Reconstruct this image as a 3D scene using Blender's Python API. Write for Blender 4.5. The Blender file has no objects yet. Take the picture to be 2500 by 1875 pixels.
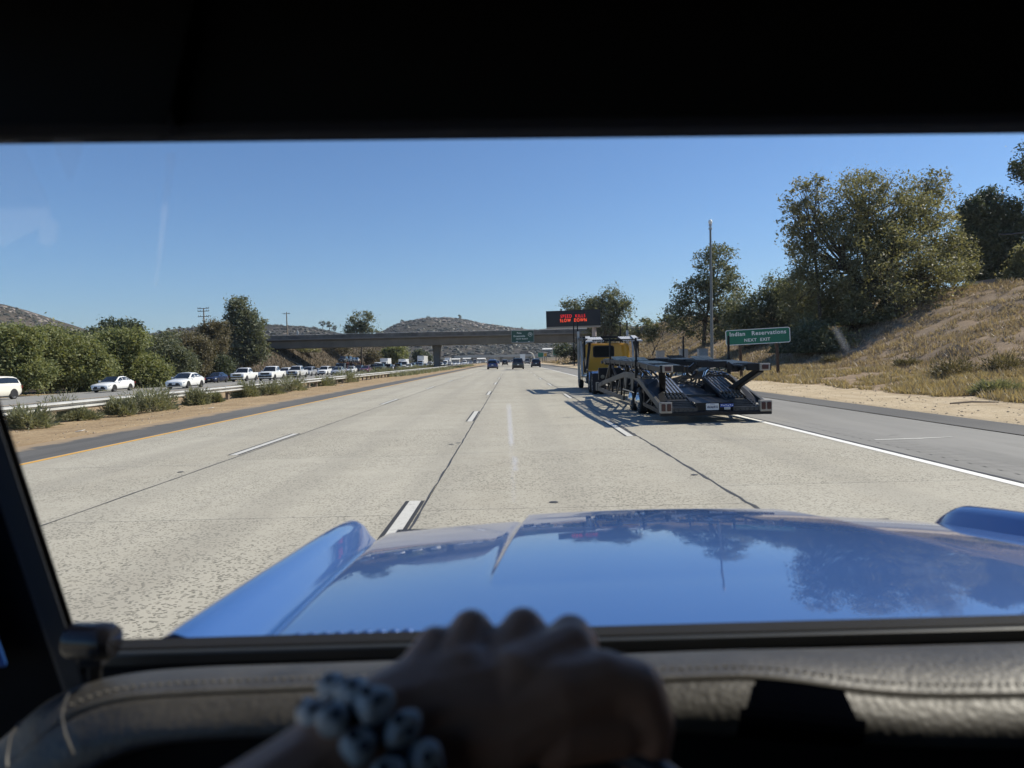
import bpy, bmesh, math, random
import numpy as np
from mathutils import Vector, Matrix

rng = np.random.default_rng(7)
random.seed(7)
S = bpy.context.scene
COL = S.collection
R = math.radians
PI = math.pi

# ------------------------------------------------------------------ camera
CAM_H = 1.58
PITCH, ROLL = 1.93, 1.3
cam = bpy.data.cameras.new('camera')
cam_ob = bpy.data.objects.new('camera', cam)
COL.objects.link(cam_ob)
CM = Matrix.Rotation(R(90 - PITCH), 4, 'X') @ Matrix.Rotation(R(-ROLL), 4, 'Z')
cam_ob.matrix_world = Matrix.Translation((0, 0, CAM_H)) @ CM
cam.sensor_width = 36
cam.lens = 25.0
cam.clip_start = 0.02
cam.clip_end = 20000
cam.dof.use_dof = True
cam.dof.focus_distance = 22
cam.dof.aperture_fstop = 4.6
S.camera = cam_ob

# ------------------------------------------------------------------ sky, sun, exposure
SUN_EL = 43
SUN_AZ = 19          # degrees ahead of due right
sun_dir = Vector((math.cos(R(SUN_EL)) * math.cos(R(SUN_AZ)), math.cos(R(SUN_EL)) * math.sin(R(SUN_AZ)), math.sin(R(SUN_EL))))
W = bpy.data.worlds.new('World')
S.world = W
W.use_nodes = True
nt = W.node_tree
nt.nodes.clear()
sky = nt.nodes.new('ShaderNodeTexSky')
sky.sky_type = 'NISHITA'
sky.sun_disc = False
sky.sun_elevation = R(SUN_EL)
sky.sun_rotation = R(90 - SUN_AZ)
sky.altitude = 100
sky.air_density = 1.1
sky.dust_density = 0.15
sky.ozone_density = 4.0
bg = nt.nodes.new('ShaderNodeBackground')
bg.inputs[1].default_value = 0.066
wo = nt.nodes.new('ShaderNodeOutputWorld')
tint = nt.nodes.new('ShaderNodeMix')          # white balance of the camera, the same over the whole sky
tint.data_type = 'RGBA'
tint.blend_type = 'MULTIPLY'
tint.inputs[0].default_value = 1.0
tint.inputs[7].default_value = (0.70, 0.92, 1.18, 1)
nt.links.new(sky.outputs[0], tint.inputs[6])
nt.links.new(tint.outputs[2], bg.inputs[0])
nt.links.new(bg.outputs[0], wo.inputs[0])
sl = bpy.data.lights.new('sun', 'SUN')
sl.energy = 4.3
sl.angle = R(0.53)
sl.color = (1.0, 0.925, 0.785)
so = bpy.data.objects.new('sun', sl)
COL.objects.link(so)
so.rotation_euler = sun_dir.to_track_quat('Z', 'Y').to_euler()
so.location = sun_dir * 200
S.view_settings.view_transform = 'Standard'
S.view_settings.look = 'None'
S.view_settings.gamma = 1
S.view_settings.use_curve_mapping = False
S.view_settings.exposure = 0.58
S.render.engine = 'CYCLES'
S.cycles.max_bounces = 8
S.cycles.transparent_max_bounces = 16
S.cycles.sample_clamp_indirect = 4
S.cycles.use_denoising = True

# ------------------------------------------------------------------ helpers
F = 25.0 / 36.0 * 2500
CM3 = CM.to_3x3()
def at(u, v, Y):
    """the world point at depth Y that the 2500 px photograph shows at (u, v)"""
    d = CM3 @ Vector(((u - 1250) / F, (937.5 - v) / F, -1.0))
    return Vector((0, 0, CAM_H)) + d * (Y / d.y)
K = 2500 / 2212.0
def atd(u, v, Y):
    return at(u * K, v * K, Y)

def setp(o, label=None, cat=None, group=None, kind=None):
    if label: o['label'] = label
    if cat: o['category'] = cat
    if group: o['group'] = group
    if kind: o['kind'] = kind
    return o

def thing(name, label, cat, loc=(0, 0, 0), rz=0.0, group=None):
    o = bpy.data.objects.new(name, None)
    COL.objects.link(o)
    o.empty_display_size = 0.2
    o.location = loc
    o.rotation_euler = (0, 0, rz)
    return setp(o, label, cat, group)

def link_mesh(name, me, parent=None):
    o = bpy.data.objects.new(name, me)
    COL.objects.link(o)
    if parent is not None: o.parent = parent
    return o

class MB:
    def __init__(s):
        s.v = []; s.f = []
    def add(s, vs, fs):
        b = len(s.v)
        s.v += [tuple(p) for p in vs]
        s.f += [tuple(i + b for i in f) for f in fs]
        return s
    def box(s, c, d, rot=None):
        x, y, z = d[0] / 2, d[1] / 2, d[2] / 2
        P = [Vector((i, j, k)) for k in (-z, z) for j in (-y, y) for i in (-x, x)]
        if rot is not None: P = [rot @ p for p in P]
        c = Vector(c)
        return s.add([p + c for p in P], [(0, 2, 3, 1), (4, 5, 7, 6), (0, 1, 5, 4), (2, 6, 7, 3), (0, 4, 6, 2), (1, 3, 7, 5)])
    def bar(s, p, q, w, h, up=(0, 0, 1)):
        p, q = Vector(p), Vector(q)
        d = (q - p); L = d.length; d.normalize()
        up = Vector(up)
        sx = d.cross(up)
        if sx.length < 1e-4: sx = d.cross(Vector((0, 1, 0)))
        sx.normalize(); uz = sx.cross(d)
        rot = Matrix((sx, d, uz)).transposed()
        return s.box((p + q) / 2, (w, L, h), rot)
    def tube(s, pts, rad, n=8, cap=True):
        pts = [Vector(p) for p in pts]
        if not hasattr(rad, '__len__'): rad = [rad] * len(pts)
        rings = []; b = len(s.v); vs = []; fs = []
        ref = Vector((0.3, 0.2, 1)).normalized()
        for i, p in enumerate(pts):
            d = (pts[min(i + 1, len(pts) - 1)] - pts[max(i - 1, 0)]).normalized()
            a = d.cross(ref)
            if a.length < 0.05: a = d.cross(Vector((1, 0, 0)))
            a.normalize(); c = d.cross(a)
            for k in range(n):
                t = 2 * PI * k / n
                vs.append(p + (a * math.cos(t) + c * math.sin(t)) * rad[i])
        for i in range(len(pts) - 1):
            for k in range(n):
                k2 = (k + 1) % n
                fs.append((i * n + k, i * n + k2, (i + 1) * n + k2, (i + 1) * n + k))
        if cap:
            fs.append(tuple(range(n)))
            fs.append(tuple((len(pts) - 1) * n + k for k in reversed(range(n))))
        return s.add(vs, fs)
    def lathe(s, c, axis, prof, n=24):
        """prof: list of (along, radius)"""
        ax = Vector(axis).normalized()
        a = ax.orthogonal().normalized(); b2 = ax.cross(a)
        c = Vector(c); vs = []; fs = []
        for (h, r) in prof:
            for k in range(n):
                t = 2 * PI * k / n
                vs.append(c + ax * h + (a * math.cos(t) + b2 * math.sin(t)) * r)
        m = len(prof)
        for i in range(m - 1):
            for k in range(n):
                k2 = (k + 1) % n
                fs.append((i * n + k, i * n + k2, (i + 1) * n + k2, (i + 1) * n + k))
        if prof[0][1] > 1e-5: fs.append(tuple(reversed(range(n))))
        if prof[-1][1] > 1e-5: fs.append(tuple((m - 1) * n + k for k in range(n)))
        return s.add(vs, fs)
    def loft(s, rings, closed=False, caps=False):
        n = len(rings[0]); vs = [p for r in rings for p in r]; fs = []
        for i in range(len(rings) - 1):
            for k in range(n if closed else n - 1):
                k2 = (k + 1) % n
                fs.append((i * n + k, (i + 1) * n + k, (i + 1) * n + k2, i * n + k2))
        if caps:
            fs.append(tuple(range(n)))
            fs.append(tuple((len(rings) - 1) * n + k for k in reversed(range(n))))
        return s.add(vs, fs)
    def poly(s, pts, thick):
        """flat polygon given its own thickness along thick (vector)"""
        t = Vector(thick); n = len(pts)
        vs = [Vector(p) for p in pts] + [Vector(p) + t for p in pts]
        fs = [tuple(range(n)), tuple(n + k for k in reversed(range(n)))]
        fs += [(k, n + k, n + (k + 1) % n, (k + 1) % n) for k in range(n)]
        return s.add(vs, fs)
    def mesh(s, name, m=None, smooth=False, bevel=0.0):
        me = bpy.data.meshes.new(name)
        me.from_pydata(s.v, [], s.f)
        bm = bmesh.new(); bm.from_mesh(me)
        bmesh.ops.recalc_face_normals(bm, faces=bm.faces)
        if bevel:
            es = [e for e in bm.edges if len(e.link_faces) == 2 and e.calc_face_angle(0) > 0.6]
            bmesh.ops.bevel(bm, geom=es, offset=bevel, segments=2, affect='EDGES', profile=0.5)
        bm.to_mesh(me); bm.free()
        if m: me.materials.append(m)
        if smooth:
            me.polygons.foreach_set('use_smooth', [True] * len(me.polygons))
            me.set_sharp_from_angle(angle=smooth if smooth is not True else R(50))
        return me
    def build(s, name, m, parent=None, smooth=False, bevel=0.0):
        return link_mesh(name, s.mesh(name, m, smooth, bevel), parent)

def np_mesh(name, verts, nper, m):
    """verts (N*nper,3): N separate polygons of nper corners"""
    me = bpy.data.meshes.new(name)
    V = np.asarray(verts, dtype=np.float32).reshape(-1, 3)
    n = len(V); nf = n // nper
    me.vertices.add(n); me.loops.add(n); me.polygons.add(nf)
    me.vertices.foreach_set('co', V.ravel())
    me.loops.foreach_set('vertex_index', np.arange(n, dtype=np.int32))
    me.polygons.foreach_set('loop_start', np.arange(0, n, nper, dtype=np.int32))
    me.polygons.foreach_set('loop_total', np.full(nf, nper, dtype=np.int32))
    me.update(); me.validate()
    me.materials.append(m)
    return me

def grid_mesh(name, X, Y, Z, m, smooth=True):
    ny, nx = Z.shape
    me = bpy.data.meshes.new(name)
    V = np.stack([X, Y, Z], -1).reshape(-1, 3).astype(np.float32)
    i = np.arange(ny - 1)[:, None] * nx + np.arange(nx - 1)[None, :]
    Q = np.stack([i, i + 1, i + nx + 1, i + nx], -1).reshape(-1, 4).astype(np.int32)
    me.vertices.add(len(V)); me.loops.add(Q.size); me.polygons.add(len(Q))
    me.vertices.foreach_set('co', V.ravel())
    me.loops.foreach_set('vertex_index', Q.ravel())
    me.polygons.foreach_set('loop_start', np.arange(0, Q.size, 4, dtype=np.int32))
    me.polygons.foreach_set('loop_total', np.full(len(Q), 4, dtype=np.int32))
    if smooth: me.polygons.foreach_set('use_smooth', np.ones(len(Q), dtype=bool))
    me.update(); me.validate()
    me.materials.append(m)
    return me

# ------------------------------------------------------------------ materials
class NT:
    def __init__(s, name):
        s.m = bpy.data.materials.new(name); s.m.use_nodes = True
        s.t = s.m.node_tree; s.t.nodes.clear()
        s.out = s.n('ShaderNodeOutputMaterial')
    def n(s, typ, **kw):
        x = s.t.nodes.new(typ)
        for k, v in kw.items(): setattr(x, k, v)
        return x
    def l(s, a, b): s.t.links.new(a, b)
    def pos(s):
        g = s.n('ShaderNodeNewGeometry'); return g.outputs['Position']
    def obj(s): return s.n('ShaderNodeTexCoord').outputs['Object']
    def scale(s, vec, sc):
        mp = s.n('ShaderNodeMapping'); mp.inputs['Scale'].default_value = sc; s.l(vec, mp.inputs['Vector']); return mp.outputs[0]
    def noise(s, vec, sc, det=4, rough=0.55):
        x = s.n('ShaderNodeTexNoise'); x.inputs['Scale'].default_value = sc; x.inputs['Detail'].default_value = det
        x.inputs['Roughness'].default_value = rough
        s.l(vec, x.inputs['Vector']); return x.outputs['Fac']
    def vor(s, vec, sc, feat='F1', out='Distance'):
        x = s.n('ShaderNodeTexVoronoi', feature=feat); x.inputs['Scale'].default_value = sc; s.l(vec, x.inputs['Vector']); return x.outputs[out]
    def ramp(s, fac, stops):
        x = s.n('ShaderNodeValToRGB'); e = x.color_ramp.elements
        while len(e) < len(stops): e.new(0.5)
        for k, (p, c) in enumerate(stops):
            e[k].position = p; e[k].color = (*c, 1) if len(c) == 3 else c
        s.l(fac, x.inputs[0]); return x.outputs[0]
    def mix(s, fac, a, b, typ='MIX'):
        x = s.n('ShaderNodeMix', data_type='RGBA', blend_type=typ)
        for k, q in ((0, fac), (6, a), (7, b)):
            if isinstance(q, (int, float)): x.inputs[k].default_value = q
            elif isinstance(q, tuple): x.inputs[k].default_value = (*q, 1)
            else: s.l(q, x.inputs[k])
        return x.outputs[2]
    def math(s, op, a, b=0.0, clamp=False):
        x = s.n('ShaderNodeMath', operation=op, use_clamp=clamp)
        for k, q in ((0, a), (1, b)):
            if isinstance(q, (int, float)): x.inputs[k].default_value = q
            else: s.l(q, x.inputs[k])
        return x.outputs[0]
    def sstep(s, x_, a, b):
        x = s.n('ShaderNodeMapRange', interpolation_type='SMOOTHSTEP')
        x.inputs[1].default_value = a; x.inputs[2].default_value = b
        s.l(x_, x.inputs[0]); return x.outputs[0]
    def bump(s, h, st=0.3, dist=0.02):
        x = s.n('ShaderNodeBump'); x.inputs['Strength'].default_value = st; x.inputs['Distance'].default_value = dist
        s.l(h, x.inputs['Height']); return x.outputs[0]
    def bsdf(s, col, rough=0.6, metal=0.0, normal=None, spec=0.5, coat=0.0, coat_r=0.03):
        b = s.n('ShaderNodeBsdfPrincipled')
        if isinstance(col, tuple): b.inputs['Base Color'].default_value = (*col, 1)
        else: s.l(col, b.inputs['Base Color'])
        if isinstance(rough, (int, float)): b.inputs['Roughness'].default_value = rough
        else: s.l(rough, b.inputs['Roughness'])
        b.inputs['Metallic'].default_value = metal
        b.inputs['Specular IOR Level'].default_value = spec
        b.inputs['Coat Weight'].default_value = coat
        b.inputs['Coat Roughness'].default_value = coat_r
        if normal is not None: s.l(normal, b.inputs['Normal'])
        s.l(b.outputs[0], s.out.inputs[0]); return b
    def done(s): return s.m

def simple(name, col, rough=0.6, metal=0.0, var=0.12, sc=6.0, coat=0.0, bump=0.0, spec=0.5):
    n = NT(name); o = n.obj()
    f = n.noise(o, sc, 4)
    c = n.ramp(f, [(0.25, tuple(x * (1 - var) for x in col)), (0.75, tuple(min(1, x * (1 + var)) for x in col))])
    nm = n.bump(n.noise(o, sc * 8, 3), bump, 0.005) if bump else None
    n.bsdf(c, rough, metal, nm, spec, coat)
    return n.done()

def leaf_mat(name, cols, trans=0.3):
    n = NT(name)
    g = n.n('ShaderNodeNewGeometry')
    oc = n.obj()
    big = n.noise(oc, 0.35, 2)
    f = n.math('ADD', n.math('MULTIPLY', g.outputs['Random Per Island'], 0.65), n.math('MULTIPLY', big, 0.4))
    k = len(cols)
    c = n.ramp(f, [(0.1 + 0.8 * i / (k - 1), cc) for i, cc in enumerate(cols)])
    d = n.n('ShaderNodeBsdfPrincipled'); n.l(c, d.inputs['Base Color']); d.inputs['Roughness'].default_value = 0.55
    d.inputs['Specular IOR Level'].default_value = 0.35
    t = n.n('ShaderNodeBsdfTranslucent')
    c2 = n.mix(1.0, c, (1.0, 0.95, 0.5), 'MULTIPLY')
    n.l(c2, t.inputs[0])
    mx = n.n('ShaderNodeMixShader'); mx.inputs[0].default_value = trans
    n.l(d.outputs[0], mx.inputs[1]); n.l(t.outputs[0], mx.inputs[2]); n.l(mx.outputs[0], n.out.inputs[0])
    return n.done()

def emis(name, col, st):
    n = NT(name); e = n.n('ShaderNodeEmission'); e.inputs[0].default_value = (*col, 1); e.inputs[1].default_value = st
    n.l(e.outputs[0], n.out.inputs[0]); return n.done()

MT = {}
def concrete_mat():
    n = NT('pavement_concrete'); p = n.pos(); oi = n.n('ShaderNodeObjectInfo').outputs['Random']
    lo = n.noise(n.scale(p, (0.5, 0.05, 1)), 1.0, 3)
    mid = n.noise(p, 2.2, 5)
    fine = n.noise(p, 70, 3)
    c = n.ramp(n.math('ADD', n.math('MULTIPLY', lo, 0.6), n.math('MULTIPLY', mid, 0.4)),
               [(0.3, (0.37, 0.34, 0.275)), (0.55, (0.435, 0.408, 0.337)), (0.75, (0.49, 0.455, 0.375))])
    pit = n.vor(n.scale(p, (0.8, 1.0, 1)), 38)
    gate = n.sstep(n.noise(p, 0.7, 3), 0.15, 0.62)
    fine2 = n.noise(p, 40, 2)
    thr = n.math('ADD', n.math('MULTIPLY', gate, 0.15), n.math('MULTIPLY', fine2, 0.54))
    pm = n.math('MULTIPLY', n.sstep(n.math('SUBTRACT', thr, pit), -0.02, 0.05), n.sstep(n.noise(p, 11, 2), 0.34, 0.50))
    pm = n.math('MULTIPLY', pm, n.math('ADD', n.math('MULTIPLY', gate, 0.5), 0.5))
    c = n.mix(n.math('MULTIPLY', oi, 0.16), c, (0.30, 0.27, 0.21))
    pm = n.math('MULTIPLY', pm, n.math('ADD', n.math('MULTIPLY', oi, 0.4), 0.6))
    c = n.mix(pm, c, (0.14, 0.132, 0.105))
    c = n.mix(n.math('MULTIPLY', fine, 0.30), c, (0.26, 0.25, 0.21))
    st = n.sstep(n.noise(n.scale(p, (1.3, 0.035, 1)), 1.0, 4), 0.56, 0.75)
    c = n.mix(n.math('MULTIPLY', st, 0.28), c, (0.22, 0.21, 0.19))
    sx = n.n('ShaderNodeSeparateXYZ'); n.l(p, sx.inputs[0])
    lane = n.math('PINGPONG', n.math('ADD', sx.outputs[0], 0.18), 0.88)          # tyre tracks, two to a lane
    trk = n.math('MULTIPLY', n.sstep(lane, 0.40, 0.75), n.noise(n.scale(p, (1, 0.06, 1)), 0.8, 3))
    c = n.mix(n.math('MULTIPLY', trk, 0.45), c, (0.25, 0.235, 0.20))
    oil = n.sstep(n.noise(p, 0.55, 4, 0.6), 0.64, 0.74)
    c = n.mix(n.math('MULTIPLY', oil, 0.30), c, (0.20, 0.19, 0.16))
    h = n.math('SUBTRACT', n.math('MULTIPLY', fine, 0.4), pm)
    n.bsdf(c, 0.85, 0, n.bump(h, 0.5, 0.006), 0.3)
    return n.done()
MT['concrete'] = concrete_mat()

def asphalt_mat(name, a, b, sc=90, spill=None):
    n = NT(name); p = n.pos()
    c = n.ramp(n.noise(n.scale(p, (1, 0.12, 1)), 1.1, 5), [(0.3, a), (0.7, b)])
    sp = n.noise(p, sc, 3)
    c = n.mix(n.math('MULTIPLY', sp, 0.5), c, tuple(x * 0.55 for x in a))
    lg = n.sstep(n.noise(p, 45, 2), 0.6, 0.75)
    c = n.mix(n.math('MULTIPLY', lg, 0.35), c, (0.3, 0.29, 0.27))
    pa = n.sstep(n.noise(n.scale(p, (0.9, 0.1, 1)), 1.6, 5, 0.7), 0.52, 0.66)
    c = n.mix(n.math('MULTIPLY', pa, 0.4), c, tuple(x * 0.62 for x in a))
    if spill:                                   # dirt washed over the edge of the asphalt
        sx = n.n('ShaderNodeSeparateXYZ'); n.l(p, sx.inputs[0])
        w = n.math('ADD', n.math('MULTIPLY', sx.outputs[0], -1.0), n.math('MULTIPLY', n.noise(p, 1.1, 5, 0.7), 1.3))
        c = n.mix(n.math('MULTIPLY', n.sstep(w, spill, spill + 0.35), 0.85), c, (0.33, 0.245, 0.15))
    n.bsdf(c, 0.85, 0, n.bump(sp, 0.5, 0.006), 0.3)
    return n.done()
MT['asph'] = asphalt_mat('shoulder_asphalt', (0.225, 0.22, 0.205), (0.30, 0.292, 0.27))
MT['asph_dark'] = asphalt_mat('dark_asphalt', (0.10, 0.099, 0.096), (0.15, 0.147, 0.138))
MT['asph_left'] = asphalt_mat('median_asphalt', (0.105, 0.103, 0.098), (0.155, 0.15, 0.14), 90, 10.35)
MT['conc_far'] = asphalt_mat('far_carriageway', (0.25, 0.245, 0.225), (0.33, 0.32, 0.295), 40)

def paint_mat(name, col, wear):
    n = NT(name); p = n.pos()
    w = n.sstep(n.noise(p, 16, 5, 0.7), 0.5 + wear, 0.75 + wear)
    c = n.mix(w, col, (0.3, 0.29, 0.26))
    c = n.mix(n.math('MULTIPLY', n.noise(p, 60, 2), 0.3), c, tuple(x * 0.65 for x in col))
    n.bsdf(c, 0.7, 0, n.bump(n.noise(p, 60, 2), 0.3, 0.003)); return n.done()
MT['white_line'] = paint_mat('white_paint', (0.78, 0.77, 0.72), 0.06)
MT['dash_line'] = paint_mat('dash_paint', (0.56, 0.55, 0.505), 0.0)
MT['yellow_line'] = paint_mat('yellow_paint', (0.68, 0.36, 0.05), 0.03)
MT['black_line'] = paint_mat('black_paint', (0.03, 0.03, 0.03), 0.12)

def ground_mat():
    n = NT('ground_soil'); p = n.pos()
    sx = n.n('ShaderNodeSeparateXYZ'); n.l(p, sx.inputs[0]); x = sx.outputs[0]; y = sx.outputs[1]
    mid = n.noise(p, 0.8, 6, 0.6); fine = n.noise(p, 9, 5, 0.65); ff = n.noise(p, 60, 3, 0.6)
    dirt = n.ramp(n.math('ADD', n.math('MULTIPLY', mid, 0.5), n.math('MULTIPLY', fine, 0.5)),
                  [(0.32, (0.22, 0.155, 0.09)), (0.5, (0.34, 0.25, 0.15)), (0.68, (0.46, 0.355, 0.225))])
    dirt_r = n.ramp(n.math('ADD', n.math('MULTIPLY', mid, 0.5), n.math('MULTIPLY', fine, 0.5)),
                  [(0.32, (0.36, 0.285, 0.185)), (0.5, (0.48, 0.39, 0.265)), (0.68, (0.58, 0.49, 0.35))])
    right = n.sstep(x, 5, 6)
    c = n.mix(right, dirt, dirt_r)
    grass = n.ramp(n.math('ADD', n.math('MULTIPLY', mid, 0.6), n.math('MULTIPLY', fine, 0.4)),
                   [(0.3, (0.17, 0.125, 0.085)), (0.5, (0.28, 0.21, 0.145)), (0.7, (0.40, 0.31, 0.215))])
    wob = n.math('MULTIPLY', n.math('SUBTRACT', n.noise(p, 0.5, 4, 0.65), 0.5), 5.0)
    gr = n.sstep(n.math('ADD', x, wob), 13.7, 14.6)
    c = n.mix(gr, c, grass)
    rut = n.sstep(n.noise(n.scale(p, (1.6, 0.12, 1)), 1.2, 4), 0.52, 0.68)
    c = n.mix(n.math('MULTIPLY', rut, 0.35), c, (0.26, 0.18, 0.10))
    gl = n.sstep(n.math('ADD', n.math('MULTIPLY', x, -1.0), wob), 46.0, 50.0)
    c = n.mix(gl, c, n.ramp(n.noise(p, 0.35, 6, 0.7), [(0.35, (0.045, 0.038, 0.028)), (0.65, (0.13, 0.10, 0.07))]))
    far = n.sstep(y, 320, 700)
    c = n.mix(far, c, n.ramp(n.noise(p, 0.06, 6, 0.7), [(0.35, (0.07, 0.07, 0.045)), (0.6, (0.20, 0.165, 0.11))]))
    peb = n.sstep(n.vor(p, 14), 0.0, 0.22)
    c = n.mix(n.math('MULTIPLY', n.math('SUBTRACT', 1.0, peb), 0.35), c, (0.17, 0.13, 0.09))
    h = n.math('ADD', n.math('MULTIPLY', fine, 1.0), n.math('MULTIPLY', ff, 0.3))
    n.bsdf(c, 0.95, 0, n.bump(h, 0.8, 0.05), 0.1)
    return n.done()
MT['ground'] = ground_mat()

def hill_mat(name, lo, hi, rock, sc):
    n = NT(name); p = n.pos()
    a = n.noise(p, sc, 7, 0.68)
    c = n.ramp(a, [(0.40, lo), (0.52, tuple((x + y) / 2 for x, y in zip(lo, hi))), (0.62, hi)])
    r = n.sstep(n.noise(p, sc * 3.2, 5, 0.6), 0.60, 0.68)
    c = n.mix(n.math('MULTIPLY', r, 0.75), c, rock)
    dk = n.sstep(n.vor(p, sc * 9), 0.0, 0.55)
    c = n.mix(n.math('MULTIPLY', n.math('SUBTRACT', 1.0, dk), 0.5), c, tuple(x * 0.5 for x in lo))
    n.bsdf(c, 0.95, 0, n.bump(a, 0.8, 4.0), 0.1); return n.done()
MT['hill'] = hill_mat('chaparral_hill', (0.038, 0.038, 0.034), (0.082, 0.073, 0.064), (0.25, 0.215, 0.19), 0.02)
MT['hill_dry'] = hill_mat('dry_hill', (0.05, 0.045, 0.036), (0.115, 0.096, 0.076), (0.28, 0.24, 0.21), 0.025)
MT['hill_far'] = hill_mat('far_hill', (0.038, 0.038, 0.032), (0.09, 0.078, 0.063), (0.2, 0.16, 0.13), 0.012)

MT['leaf_willow'] = leaf_mat('willow_leaves', [(0.115, 0.145, 0.06), (0.19, 0.218, 0.095), (0.255, 0.275, 0.125), (0.31, 0.31, 0.155)], 0.45)
MT['leaf_olive'] = leaf_mat('olive_leaves', [(0.11, 0.115, 0.072), (0.185, 0.188, 0.115), (0.25, 0.245, 0.15), (0.32, 0.30, 0.18)], 0.42)
MT['leaf_grey'] = leaf_mat('grey_green_leaves', [(0.08, 0.095, 0.06), (0.125, 0.145, 0.09), (0.175, 0.19, 0.125), (0.225, 0.235, 0.16)], 0.38)
MT['leaf_dark'] = leaf_mat('dark_leaves', [(0.045, 0.062, 0.04), (0.07, 0.09, 0.055), (0.1, 0.12, 0.07), (0.13, 0.15, 0.09)], 0.33)
MT['leaf_brown'] = leaf_mat('dusty_leaves', [(0.085, 0.077, 0.05), (0.13, 0.118, 0.075), (0.17, 0.15, 0.095), (0.21, 0.175, 0.11)], 0.35)
MT['leaf_salt'] = leaf_mat('saltbush_leaves', [(0.14, 0.155, 0.095), (0.2, 0.215, 0.135), (0.26, 0.27, 0.18), (0.33, 0.32, 0.22)], 0.4)
MT['grass_dry'] = leaf_mat('dry_grass_blades', [(0.2, 0.152, 0.11), (0.30, 0.235, 0.175), (0.40, 0.32, 0.24), (0.47, 0.39, 0.30)], 0.35)
MT['grass_pale'] = leaf_mat('straw_grass_blades', [(0.27, 0.21, 0.125), (0.38, 0.30, 0.19), (0.47, 0.385, 0.26), (0.34, 0.29, 0.18)], 0.35)
MT['leaf_scrub'] = leaf_mat('dry_scrub', [(0.05, 0.045, 0.03), (0.08, 0.068, 0.045), (0.12, 0.098, 0.066), (0.16, 0.13, 0.085)], 0.2)
MT['bark'] = simple('bark', (0.10, 0.08, 0.06), 0.9, 0, 0.4, 3, bump=0.6)
MT['bark_pale'] = simple('pale_bark', (0.22, 0.19, 0.15), 0.9, 0, 0.3, 3, bump=0.5)
MT['chaparral'] = leaf_mat('chaparral_shrubs', [(0.03, 0.033, 0.025), (0.045, 0.047, 0.035), (0.06, 0.057, 0.042)], 0.0)
MT['boulder'] = simple('boulder', (0.24, 0.205, 0.18), 0.95, 0, 0.25, 0.3)

# ------------------------------------------------------------------ terrain
def sm(a, b, t):
    t = np.clip((t - a) / (b - a), 0, 1); return t * t * (3 - 2 * t)
def _hash(ix, iy):
    h = np.sin(ix * 127.1 + iy * 311.7) * 43758.5453
    return h - np.floor(h)
def vnoise(x, y):
    ix, iy = np.floor(x), np.floor(y); fx, fy = x - ix, y - iy
    fx = fx * fx * (3 - 2 * fx); fy = fy * fy * (3 - 2 * fy)
    a = _hash(ix, iy); b = _hash(ix + 1, iy); c = _hash(ix, iy + 1); d = _hash(ix + 1, iy + 1)
    return (a * (1 - fx) + b * fx) * (1 - fy) + (c * (1 - fx) + d * fx) * fy - 0.5
def fbm(x, y, o=4):
    s = 0; a = 1.0
    for k in range(o):
        s = s + a * vnoise(x * 2 ** k + 17.3 * k, y * 2 ** k + 5.1 * k); a *= 0.5
    return s
X_L, X_R = -10.2, 10.4          # pavement edges
OPP0, OPP1 = -24.0, -44.5
def zopp(x): return -0.24 + (x + 26) * 0.026
def crest(y):
    return 6.3 + np.clip((y - 55) * 0.036, -0.8, 3.8) - 6.5 * sm(215, 320, y)
def height(x, y):
    x = np.asarray(x, float); y = np.asarray(y, float)
    z = np.full(np.broadcast(x, y).shape, -0.07)
    z = z + sm(10.35, 10.6, x) * 0.07
    z = z + sm(10.6, 14.5, x) * 0.10 + sm(14, 20.5, x) * 0.45
    toe = 21.2 + 1.2 * vnoise(y * 0.05, y * 0 + 3.0)
    t = np.clip((x - toe) / 17.2, 0, 1.0)
    z = z + (crest(y) - 0.5) * (0.75 * t + 0.25 * t * t * (3 - 2 * t)) + np.clip(x - 39, 0, 400) * 0.02
    bank = sm(19, 24, x)
    z = z + bank * (0.7 * fbm(x * 0.12, y * 0.12, 3) + 0.22 * fbm(x * 0.9, y * 0.7, 3))
    z = z + sm(11, 15, x) * 0.10 * fbm(x * 0.7, y * 0.7, 3)
    # left: median, other carriageway, verge, road embankment
    z = z + sm(-10.35, -10.6, x) * 0.05
    z = z - sm(-10.6, -16, x) * 0.2
    zl = zopp(x) - 0.07
    z = np.where(x < -16, z * (1 - sm(-17, -23.6, x)) + zl * sm(-17, -23.6, x), z)
    z = np.where(x < OPP1, (zopp(OPP1) - 0.03) + sm(OPP1, -54, x) * 0.2, z)
    z = z + sm(-10.8, -13, x) * (1 - sm(-21, -23, x)) * 0.10 * fbm(x * 0.8, y * 0.8, 3)
    emb = sm(150, 184, y) * (1 - sm(330, 420, y)) * 8.6 + sm(184, 240, y) * (1 - sm(300, 420, y)) * 2.5
    tl = np.clip((-x - (51.5 - 4 * sm(190, 260, y))) / 15.0, 0, 1)
    z = z + emb * tl + sm(-50, -60, x) * 0.25 * fbm(x * 0.15, y * 0.15, 3)
    return z
def dens(a, b, lo, hi, n1, step):  # graded axis
    pass
xs = np.concatenate([np.linspace(-3000, -120, 26), np.linspace(-112, -56, 15), np.linspace(-54, -45, 8), np.linspace(-44.5, -24, 5),
                     np.linspace(-23.4, -10.8, 26), [-10.6, -10.35, -10.2, -5, 0, 5, 10.3, 10.4, 10.6], np.linspace(11, 42, 78), np.linspace(44, 90, 16), np.linspace(110, 3000, 24)])
ys = np.concatenate([np.linspace(-80, 6, 12), np.linspace(8, 90, 165), np.linspace(92, 260, 85), np.linspace(266, 440, 30), np.linspace(470, 1500, 22), np.linspace(1700, 4600, 9)])
XX, YY = np.meshgrid(xs, ys)
ground = link_mesh('ground', grid_mesh('ground', XX, YY, height(XX, YY), MT['ground']))
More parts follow.
